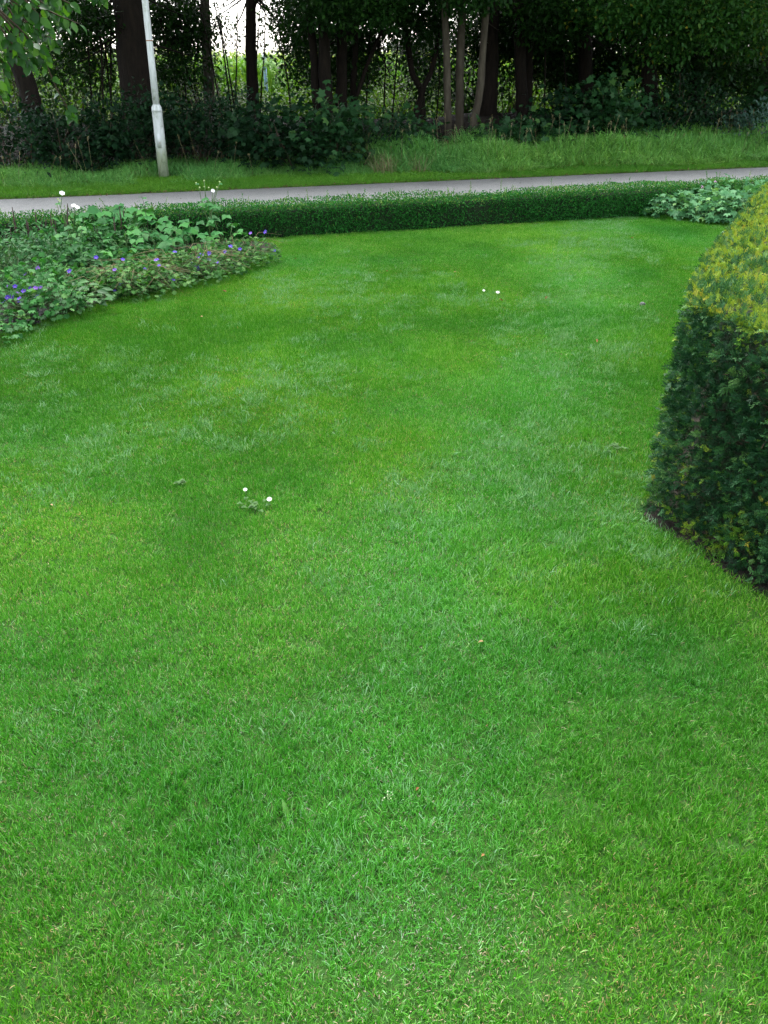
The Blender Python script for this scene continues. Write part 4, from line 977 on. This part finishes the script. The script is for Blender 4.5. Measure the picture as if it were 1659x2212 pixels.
cranesbill('leafy cranesbill at the lawn edge in the bottom left corner', 50, 850, .75, .2, 230, False, [])
cranesbill('cranesbill mound behind the violet flower cluster', 250, 590, .7, .28, 220, False, [(403, 558), (222, 540), (150, 575), (130, 605)])
cranesbill('trailing cranesbill with straw stems right of the glossy leaved plant', 600, 620, .75, .2, 210, True, [(697, 632), (670, 703), (555, 478)], trail=13)
cranesbill('trailing cranesbill sprawling to the lawn below the big leaves', 760, 590, .8, .22, 250, True, [(708, 490), (663, 550), (650, 598)], trail=16)
cranesbill('trailing cranesbill with one violet flower facing the lawn', 880, 590, .8, .22, 250, True, [(918, 526), (838, 545), (905, 495), (998, 608)], trail=16)
cranesbill('trailing cranesbill with a large violet flower below the big leaf clump', 1000, 530, .8, .22, 250, True, [(1008, 447), (950, 540)], trail=16)
cranesbill('trailing cranesbill with several violet flowers in mid border', 1150, 510, .8, .22, 250, True, [(1145, 478), (1138, 530), (1145, 543), (1105, 500), (1208, 455), (1205, 492), (1248, 505), (1165, 462)], trail=17)
cranesbill('trailing cranesbill near the hedge with three violet flowers', 1290, 470, .75, .2, 210, True, [(1300, 445), (1330, 415), (1385, 430)], trail=15)
cranesbill('last trailing cranesbill poking out over the lawn by the hedge', 1440, 430, .7, .22, 190, True, [(1447, 338), (1533, 330), (1582, 440)], trail=13)
cranesbill('small low cranesbill between violet cluster and glossy plant', 420, 600, .6, .2, 160, True, [(350, 640)], trail=8)

def broadleaf(name, label, zx, zy, h, nl, size, mat, tmpl, spread, wr=1.0, cat='plant', group=None, base_h=.5, up=.9, nd=-.12):
    base = inbed(bed_at(zx, zy, h * base_h)); base.z = .006
    root = thing(name, label, cat, base, group); lm = [leaf_piece('leaf', tmpl, mat)]; st = MB()
    for i in range(nl):
        a = R.random() * 6.283; r = spread * math.sqrt(R.random()); t = (i + .5) / nl
        p_ = Vector((base.x + r * math.cos(a), base.y + r * math.sin(a) * .8, .006 + h * (.25 + .75 * t) * R.uniform(.85, 1.05)))
        L = size * R.uniform(.7, 1.2); d = unit(np.array([[math.cos(a) * .8 + R.normal(0, .3), math.sin(a) * .8 - .3 + R.normal(0, .3), nd + R.normal(0, .15)]]))[0]
        nr = unit(np.array([[d[0] * .25 + R.normal(0, .2), -.35 + R.normal(0, .2), up]]))[0]
        place('leaf', lm[0], root, leafM(p_, d, nr, L, L * wr))
        o_ = Vector((base.x + R.normal(0, .03), base.y + R.normal(0, .03), 0)); st.tube([o_, o_.lerp(p_, .6) + Vector((0, 0, .03)), p_], [.003, .0025, .002], 4)
    st.build('leaf_stalks', M_stalk, root)
    return root, base
BG = 'big leaved plants in the left bed'
broadleaf('anemone_plant', 'large leaved plant at the left of the big leaf clump', 600, 290, .40, 18, .15, M_anem, VINE, .2, 1.05, group=BG)
broadleaf('anemone_plant', 'large leaved plant in the middle of the big leaf clump', 720, 300, .42, 20, .16, M_anem, VINE, .22, 1.05, group=BG)
broadleaf('anemone_plant', 'large leaved plant at the right of the big leaf clump', 840, 320, .40, 20, .16, M_anem, VINE, .22, 1.05, group=BG)
broadleaf('anemone_plant', 'large leaved plant with one bright drooping leaf', 930, 400, .28, 14, .13, M_anem, ANEM, .18, 1.0, group=BG)
broadleaf('anemone_plant', 'low lobed leaf plant between clump and white anemone', 1010, 370, .30, 14, .11, M_anem, ANEM, .17, 1.05, group=BG)
broadleaf('anemone_plant', 'lobed leaf plant left of the white anemone foot', 1110, 390, .28, 16, .10, M_anem, ANEM, .18, 1.05, group=BG)
broadleaf('anemone_plant', 'lobed leaf plant right of the white anemone foot', 1290, 370, .30, 16, .10, M_anem, ANEM, .17, 1.05, group=BG)
broadleaf('anemone_plant', 'pale leaved plant in front of the tall left white flowers', 420, 480, .26, 12, .11, M_anem, VINE, .2, 1.0, group=BG)
broadleaf('anemone_plant', 'light green leaved plant right of the left white flower stems', 560, 500, .2, 12, .12, M_anem, ANEM, .2, 1.0, group=BG)
broadleaf('anemone_plant', 'bushy leaved plant below the big leaf clump', 720, 430, .26, 22, .085, M_anem, ANEM, .25, 1.0, group=BG)
broadleaf('bergenia', 'glossy dark leaved plant at the lawn edge', 500, 735, .17, 46, .085, M_glossy, OV, .27, .62, base_h=.4, nd=.05)
broadleaf('bergenia', 'glossy leaved plant next to the violet cluster', 380, 735, .17, 36, .085, M_glossy, OV, .24, .62, base_h=.4, nd=.05)
broadleaf('heuchera', 'small dark purple grey leaved plant at the bed edge', 255, 830, .10, 22, .065, M_heu, GERAN, .15, 1.0, base_h=.4)

def tall_anemone(label, zx, zy, stems, flowers, buds, leaves):
    base = inbed(bed_at(zx, zy, .05)); base.z = .006; root = thing('white_anemone', label, 'flower', base, 'tall white anemones in the left bed')
    lm = leaf_piece('leaf', ANEM, M_anem)
    def pt(x, y): return at_y(*Z4(x, y), base.y + R.uniform(-.05, .05))
    for path in stems:
        pts = [Vector((base.x + R.normal(0, .03), base.y, 0))] + [pt(*q_) for q_ in path]; mb = MB(); mb.tube(pts, np.linspace(.0045, .0025, len(pts)), 5); mb.build('stem', M_stalk, root)
    for (x, y, s_) in flowers: flower(root, FL_W, pt(x, y), s_)
    bm_ = disc_mesh('bud', .5, .6, M_bud)
    for (x, y) in buds: place('bud', bm_, root, mat_at(pt(x, y), (0, 0, 1), .016))
    for (x, y, s_) in leaves:
        p_ = pt(x, y); d = unit(np.array([[R.normal(0, .7), -.4, -.15]]))[0]; place('leaf', lm, root, leafM(p_, d, unit(np.array([[0, -.3, 1.0]]))[0], s_, s_))
tall_anemone('tall white anemone with two open flowers in the left of the bed', 420, 560, [[(415, 420), (350, 190), (358, 115)], [(430, 420), (425, 250), (432, 185)], [(445, 430), (470, 330), (465, 300)], [(430, 450), (400, 300), (400, 268)], [(410, 430), (390, 300), (335, 150)]],
             [(358, 107, .022), (425, 178, .02), (445, 188, .019)], [(335, 142), (465, 303), (400, 265), (345, 152)], [(350, 160, .05), (450, 300, .09), (400, 330, .09), (470, 360, .1), (380, 380, .09), (430, 400, .1), (340, 340, .08), (480, 250, .07), (445, 340, .09), (410, 290, .08)])
tall_anemone('tall white anemone with buds rising above the box hedge', 1210, 400, [[(1215, 280), (1220, 180), (1228, 100)], [(1200, 260), (1165, 170), (1150, 75)], [(1215, 220), (1185, 120), (1180, 50)], [(1225, 200), (1245, 120), (1268, 45)], [(1210, 200), (1185, 110), (1178, 30)], [(1222, 190), (1235, 130), (1252, 75)]],
             [(1228, 92, .019)], [(1152, 74), (1180, 70), (1178, 35), (1268, 42), (1252, 72), (1205, 75), (1132, 48)], [(1160, 160, .09), (1200, 130, .08), (1255, 170, .11), (1280, 185, .09), (1180, 165, .1), (1225, 195, .08), (1235, 230, .11), (1275, 235, .11), (1180, 265, .1), (1215, 250, .11), (1150, 300, .12), (1250, 275, .11), (1310, 280, .1), (1095, 255, .08), (1070, 262, .08), (1130, 48, .04), (1265, 48, .04)])
# a seedling shoot above the hedge
base = bed_at(835, 300, .0); base = at_y(312, 465, 8.3); 
root = thing('seedling', 'single leafy shoot standing up in front of the hedge above the big leaves', 'plant', (base.x, base.y, 0.006)); tip = at_y(*Z4(822, 130), base.y)
mb = MB(); mb.tube([(base.x, base.y, 0), (base.x + .02, base.y, tip.z * .6), tip], [.004, .003, .002], 5); mb.build('stem', M_dark_stalk, root); lm = leaf_piece('leaf', OV, M_anem)
for _ in range(11):
    a = R.random() * 6.28; place('leaf', lm, root, leafM(tip + Vector((R.normal(0, .015), R.normal(0, .015), -R.random() * .09)), unit(np.array([[math.cos(a), math.sin(a), .3]]))[0], np.array([0, -.3, 1.0]), .055, .03))

def spikes(label, zx, zy, tops, name='speedwell'):
    base = inbed(bed_at(zx, zy, .1)); base.z = .006; root = thing(name, label, 'plant', base, 'speedwells with brown spikes'); st = MB()
    for (x, y) in tops:
        t_ = at_y(*Z4(x, y), base.y + R.uniform(-.15, .15)); o_ = Vector((base.x * .4 + t_.x * .6, t_.y, 0)); k_ = o_.lerp(t_, .55)
        st.tube([o_, k_], [.003, .0025], 4); mb = MB(); zz = np.linspace(0, 1, 9); mb.tube([k_.lerp(t_, float(z_)) for z_ in zz], .0075 * (1 - .75 * zz) * (1 + .35 * (np.arange(9) % 2)) + .001, 6, .2); mb.build('seed_spike', M_spike, root)
    st.build('stems', M_dark_stalk, root)
    mound(root, M_sage, OV, .7, .6, .3, 420, .055, base, .4, 50, .5)
spikes('speedwell with brown seed spikes at the left edge of the bed', 60, 430, [(70, 185), (55, 290), (85, 300), (30, 330), (110, 310)])
spikes('speedwell with a row of brown seed spikes before the hedge', 190, 420, [(203, 210), (160, 270), (180, 300), (150, 250), (220, 280), (240, 250), (265, 255)])
spikes('speedwell with brown seed spikes left of the white flowers', 300, 430, [(290, 225), (305, 250), (320, 270), (275, 300), (390, 165), (375, 230)])
spikes('speedwell with dark seed spikes beside the big leaf clump', 530, 420, [(545, 300), (520, 320), (558, 280), (500, 340)])
spikes('speedwell with slender spikes among the big leaves', 690, 400, [(690, 185), (712, 205), (675, 220), (655, 240)])
def leafy(label, zx, zy, w, h, nl, mat, tmpl, size, wr, name='leafy_perennial'):
    base = inbed(bed_at(zx, zy, h * .5)); base.z = .006; root = thing(name, label, 'plant', base, 'leafy plants in the left bed'); mound(root, mat, tmpl, w, w * .8, h, nl, size, base, wr, None, .6)
leafy('grey green leafy perennial at the left edge below the spikes', 50, 500, .8, .34, 420, M_sage, OV, .06, .5)
leafy('grey green leafy perennial below the row of spikes', 190, 480, .8, .32, 420, M_sage, OV, .06, .5)
leafy('leafy perennial left of the left white flower stems', 330, 480, .7, .32, 360, M_sage, OV, .065, .5)
leafy('dark fine leaved plant like grass in the left of the bed', 100, 560, .7, .26, 520, M_fine, (BLADE_V, BLADE_F), .1, .05)
leafy('fine leaved plant behind the violet flowers', 170, 610, .5, .2, 300, M_fine, (BLADE_V, BLADE_F), .09, .05)
leafy('green leafy perennial behind the white flower stems before the hedge', 450, 380, .8, .34, 380, M_ger, OV, .07, .5)
leafy('leafy perennial between white flower stems and big leaf clump', 540, 400, .6, .25, 260, M_ger, OV, .07, .55)
leafy('low leafy plant at the foot of the big leaf clump', 640, 500, .7, .16, 260, M_ger, GERAN, .06, 1.0)
leafy('low leafy plant below the bright drooping leaf', 860, 480, .6, .16, 220, M_ger, GERAN, .055, 1.0)

# ------------------------------------------------------------------ corner bed on the right
def corner(label, u, v, w, h, nl, flowers=()):
    h *= .97; base = at(u, v, h * .6); base.z = .006; root = thing('lady_mantle', label, 'plant', base, 'pale leaved plants in the corner bed')
    mound(root, M_glauc, MAPLE, w, w * .75, h, nl, .085, base, 1.05, nl // 4, .8)
    for fu, fv in flowers: p_ = at_y(fu, fv, base.y + .2); flower(root, FL_P, p_, .025, False); mb = MB(); mb.tube([(p_.x, p_.y, .1), p_], .0015, 3); mb.build('flower_stalk', M_stalk, root)
corner('pale blue green leafy plant at the left end of the corner bed', 1472, 440, .72, .27, 280)
corner('pale leafy plant next to the left end of the corner bed', 1528, 432, .85, .30, 360, [(1516, 405)])
corner('pale leafy plant in the middle of the corner bed by the lawn', 1575, 444, .9, .30, 420)
corner('pale leafy plant at the right of the corner bed beside the yew', 1622, 440, 1.0, .36, 420)
corner('pale leafy plant behind in the corner bed against the hedge', 1590, 415, 1.0, .38, 420, [(1544, 394)])
corner('pale leafy plant leaving the picture at the right behind the yew', 1680, 425, 1.0, .38, 360)

# ------------------------------------------------------------------ garden tree with the overhanging branch
M_garden = leaf_mat('garden_tree_leaves', [(0, (.007, .034, .006)), (.4, (.015, .062, .010)), (.7, (.03, .10, .014)), (.88, (.06, .16, .016)), (1, (.045, .10, .05))], rough=.36, spec=.16, trans=.3, objrand=True, back=(1.3, 1.25, 1.5))
M_garden_m = leaf_mat('garden_tree_crown', [(0, (0.0072, 0.027, 0.0072)), (.5, (0.0162, 0.0504, 0.0108)), (1, (0.0324, 0.0792, 0.0144))], rough=.35, spec=.5, trans=.3)
def garden_tree():
    root = thing('garden_tree', 'garden tree whose leafy branch hangs in at the upper left', 'tree', (-4.6, 5.2, 0))
    mb = MB(); mb.tube(wobble((-4.6, 5.2, -.05), (-4.5, 5.3, 3.4), 9, .02), np.linspace(.13, .08, 9), 12, .05); mb.build('trunk', M_bark_grey, root, True)
    mb = MB(); clumps(mb, (-4.4, 5.3, 3.9), (1.7, 1.7, 1.3), 220, 12, .09, .16); mb.build('crown', M_garden_m, root, kind='stuff')
    curved = OVAL_V.copy(); curved[:, 2] += -.35 * (curved[:, 1] - .35) ** 2
    flat = OVAL_V.copy(); flat[:, 2] *= .4; wavy = OVAL_V.copy(); wavy[[1, 4], 2] += .12; wavy[7, 2] -= .2
    LM = [mesh_from('leaf', v_, [np.array([f for f in OVAL_F if len(f) == L_]) for L_ in (3, 4)], M_garden, smooth=True) for v_ in (curved, flat, wavy)]
    T = [[(10, 40), (60, 95), (100, 140), (124, 195), (146, 232), (160, 252)], [(-20, -10), (30, 30), (75, 66), (112, 92)], [(30, -20), (80, 12), (130, 35), (172, 52)],
         [(90, -30), (130, -2), (168, 15)], [(-10, 45), (25, 92), (52, 124), (72, 148)], [(-20, 95), (8, 140), (10, 185)], [(10, -10), (55, 45), (100, 78), (120, 86)],
         [(50, -5), (92, 42), (108, 70)], [(-15, 15), (18, 66), (42, 100), (84, 122)], [(-30, 140), (-5, 180), (4, 205)], [(140, -30), (205, -14), (226, -4)], [(40, 60), (70, 92), (92, 108), (100, 128)],
         [(-20, 60), (12, 110), (30, 120)], [(60, -15), (110, 18), (150, 28)], [(-10, -20), (40, 10), (66, 34)], [(100, -20), (120, 24), (140, 56)], [(20, 20), (48, 70), (60, 100)]]
    for ti, path in enumerate(T):
        Y = 5.55 + R.normal(0, .22); pts = [at_y(u_, v_, Y + .05 * k_) for k_, (u_, v_) in enumerate(path)]
        tw = MB(); a0 = Vector((-3.6, 5.4, 2.9 + R.normal(0, .15)))
        tw.tube([a0, a0.lerp(pts[0], .6) + Vector((0, 0, .12))] + pts, np.linspace(.009, .0025, len(pts) + 2), 5); t_ob = tw.build('twig', M_twig, root, True)
        arr = np.array([tuple(q_) for q_ in pts]); nl = 4 + 3 * len(pts)
        tt = np.linspace(.02, 1, nl)
        if ti == 0: tt = np.concatenate([np.linspace(0, .5, 8), np.array([.64, .78, .82, .88, .92, .96, 1.0])])
        for k_, t_ in enumerate(tt):
            p_ = np.array([np.interp(t_, np.linspace(0, 1, len(arr)), arr[:, i]) for i in range(3)]); sd = 1 if k_ % 2 else -1
            d = unit(np.array([[sd * .55 + R.normal(0, .25), R.normal(0, .35), -.75 + R.normal(0, .3)]]))[0]; L = R.uniform(.052, .08); nr = unit(np.array([[R.normal(0, .5), -.8 + R.normal(0, .4), .75]]))[0]
            place('leaf', LM[R.integers(0, 3)], root, leafM(p_, d, nr, L, L * .72))
garden_tree()

# ------------------------------------------------------------------ small things on the lawn
FL_D = flower_mesh('petals', 13, M_white_p, .42, .12); D_C = disc_mesh('daisy_centre', .32, .16, M_yellow, 10)
def daisy(u, v, label, s_=.0085):
    q_ = at(u, v, .035); root = thing('daisy', label, 'flower', (q_.x, q_.y, 0), 'daisies on the lawn')
    mb = MB(); mb.tube([(q_.x, q_.y, 0), (q_.x, q_.y, .04)], .0012, 4); mb.build('stem', M_stalk, root)
    h_ = place('petals', FL_D, root, Matrix.Translation(Vector((q_.x, q_.y, .04))) @ Matrix.Rotation(.45, 4, 'X') @ Matrix.Diagonal((s_, s_, s_, 1))); link('daisy_centre', D_C, h_)
daisy(530, 1060, 'white daisy left of the pair nearest the camera on the lawn'); daisy(582, 1081, 'white daisy right of the pair nearest the camera on the lawn', .0105)
daisy(1045, 629, 'small white daisy left of the far pair on the lawn', .010); daisy(1075, 633, 'white daisy right of the far pair on the lawn', .014)
M_clover = leaf_mat('clover_leaves', [(0, (0.02808, 0.08424, 0.018)), (1, (0.06084, 0.131, 0.036))], rough=.5, spec=.1, trans=.2)
def clover(u, v, label, n_, w):
    q_ = at(u, v, .02); o = link('clover_patch', None); o.location = (q_.x, q_.y, 0); tag(o, label, 'weed'); mb = MB(); st = MB()
    for _ in range(n_):
        c = np.array([q_.x + R.normal(0, w), q_.y + R.normal(0, w * .7), R.uniform(.018, .03)]); a = R.random() * 6.28; st.tube([(c[0], c[1], 0), c], .0008, 3)
        for k_ in range(3):
            b_ = a + k_ * 2.094; mb.scatter(OVAL_V, OVAL_F, c[None], basis(np.array([[math.cos(b_), math.sin(b_), .1]]), np.array([[0, 0, 1.0]]), .014, .012))
    mb.build('leaflets', M_clover, o, kind='stuff'); st.build('stalks', M_stalk, o, kind='stuff')
clover(545, 1092, 'pale clover patch in the grass below the near daisies', 16, .04); clover(1328, 968, 'small pale clover patch in the grass left of the yew hedge', 12, .03)
clover(390, 1044, 'tiny clover patch left of the near daisies', 7, .018)
M_brown = leaf_mat('dead_leaf', [(0, (0.154, 0.07, 0.028)), (.6, (0.224, 0.119, 0.049)), (1, (0.294, 0.21, 0.105))], rough=.6, spec=.1, trans=.1, objrand=True)
cur = OVAL_V.copy(); cur[:, 2] += .5 * np.abs(cur[:, 0]) ** 1.3 + .15 * cur[:, 1] ** 2; DL = mesh_from('fallen_leaf', cur, [np.array([f for f in OVAL_F if len(f) == L_]) for L_ in (3, 4)], M_brown)
for (u, v, lab) in [(480, 628, 'dry brown leaf on the lawn below the violet flowers in mid border'), (432, 684, 'dry brown leaf on the lawn farthest out from the left flower bed'),
                    (640, 558, 'dry brown leaf on the lawn off the right tip of the flower bed'), (838, 585, 'dry brown leaf on the far lawn midway between flower bed tip and far daisies'),
                    (980, 588, 'dry brown leaf on the lawn up left of the far daisy pair'), (1086, 650, 'dry brown leaf on the lawn just below the far daisy pair'),
                    (1182, 640, 'dry brown leaf on the lawn between far daisies and grey pebble'), (1368, 514, 'longish dry leaf on the far lawn below the corner bed'),
                    (1045, 1385, 'tan leaf scrap on the near lawn at right of centre'), (108, 1090, 'dry leaf on the lawn at the left edge level with the near daisies'),
                    (1290, 740, 'dry leaf on the pale grass streak left of the yew hedge corner'), (905, 1700, 'small dry leaf on the near lawn beside the flowering grass head'),
                    (1040, 1850, 'dry leaf nearest the camera on the lawn')]:
    q_ = at(u, v, .026); o = link('fallen_leaf', DL); L = R.uniform(.022, .04) * (1 if v < 800 else .5)
    o.matrix_world = Matrix.Translation((q_.x, q_.y, .026)) @ Matrix.Rotation(R.random() * 6.28, 4, 'Z') @ Matrix.Rotation(R.normal(0, .4), 4, 'X') @ Matrix.Diagonal((L * .6, L, L, 1))
    tag(o, lab, 'leaf', 'fallen leaves on the lawn')
M_stone = rough_mat('grey_stone', [(.3, (0.064, 0.064, 0.064)), (.7, (0.136, 0.136, 0.136))], 60)
q_ = at(1388, 655, .02); th = np.linspace(0, 6.283, 9, endpoint=False); mb = MB(); mb.tube([(q_.x, q_.y, z_) for z_ in (.0, .008, .018, .026, .029)], [.014, .02, .02, .012, .004], 9, .15)
root = thing('pebble', 'small grey pebble in the grass left of the yew hedge corner', 'stone', (q_.x, q_.y, 0)); mb.build('pebble_body', M_stone, root, True)
q_ = at(612, 1738, .03); M_pl = leaf_mat('plantain', [(0, (0.0441, 0.1372, 0.01715)), (1, (0.0539, 0.1568, 0.0245))], rough=.4, spec=.1, trans=.3)
o = link('plantain', leaf_piece('plantain', OV, M_pl)); o.matrix_world = leafM((q_.x + .015, q_.y - .03, .012), np.array([-.35, .85, .4]), np.array([0, -.4, 1.0]), .055, .016); tag(o, 'single broad bright green plantain leaf in the near grass', 'weed')
q_ = at(840, 1722, .045); root = thing('flowering_grass', 'pale flowering meadow grass head standing in the near lawn', 'weed', (q_.x, q_.y, 0))
mb = MB(); mb.tube([(q_.x, q_.y, 0), (q_.x, q_.y, .06)], .0008, 3); mb.build('stem', M_stalk, root); mb = MB(); c = 26; t = R.random(c)
mb.scatter(FOLD_V, FOLD_F, np.c_[q_.x + R.normal(0, .007, c) * (1.2 - t), np.full(c, q_.y), .035 + .03 * t], basis(unit(rdir(c) + np.array([0, 0, .8])), rdir(c), np.full(c, .005), np.full(c, .003))); mb.build('seed_head', plain('pale_seed', (.45, .5, .3)), root)
print('objects', len(bpy.data.objects), 'tris', sum(len(o.data.polygons) for o in SC.objects if o.type == 'MESH'))
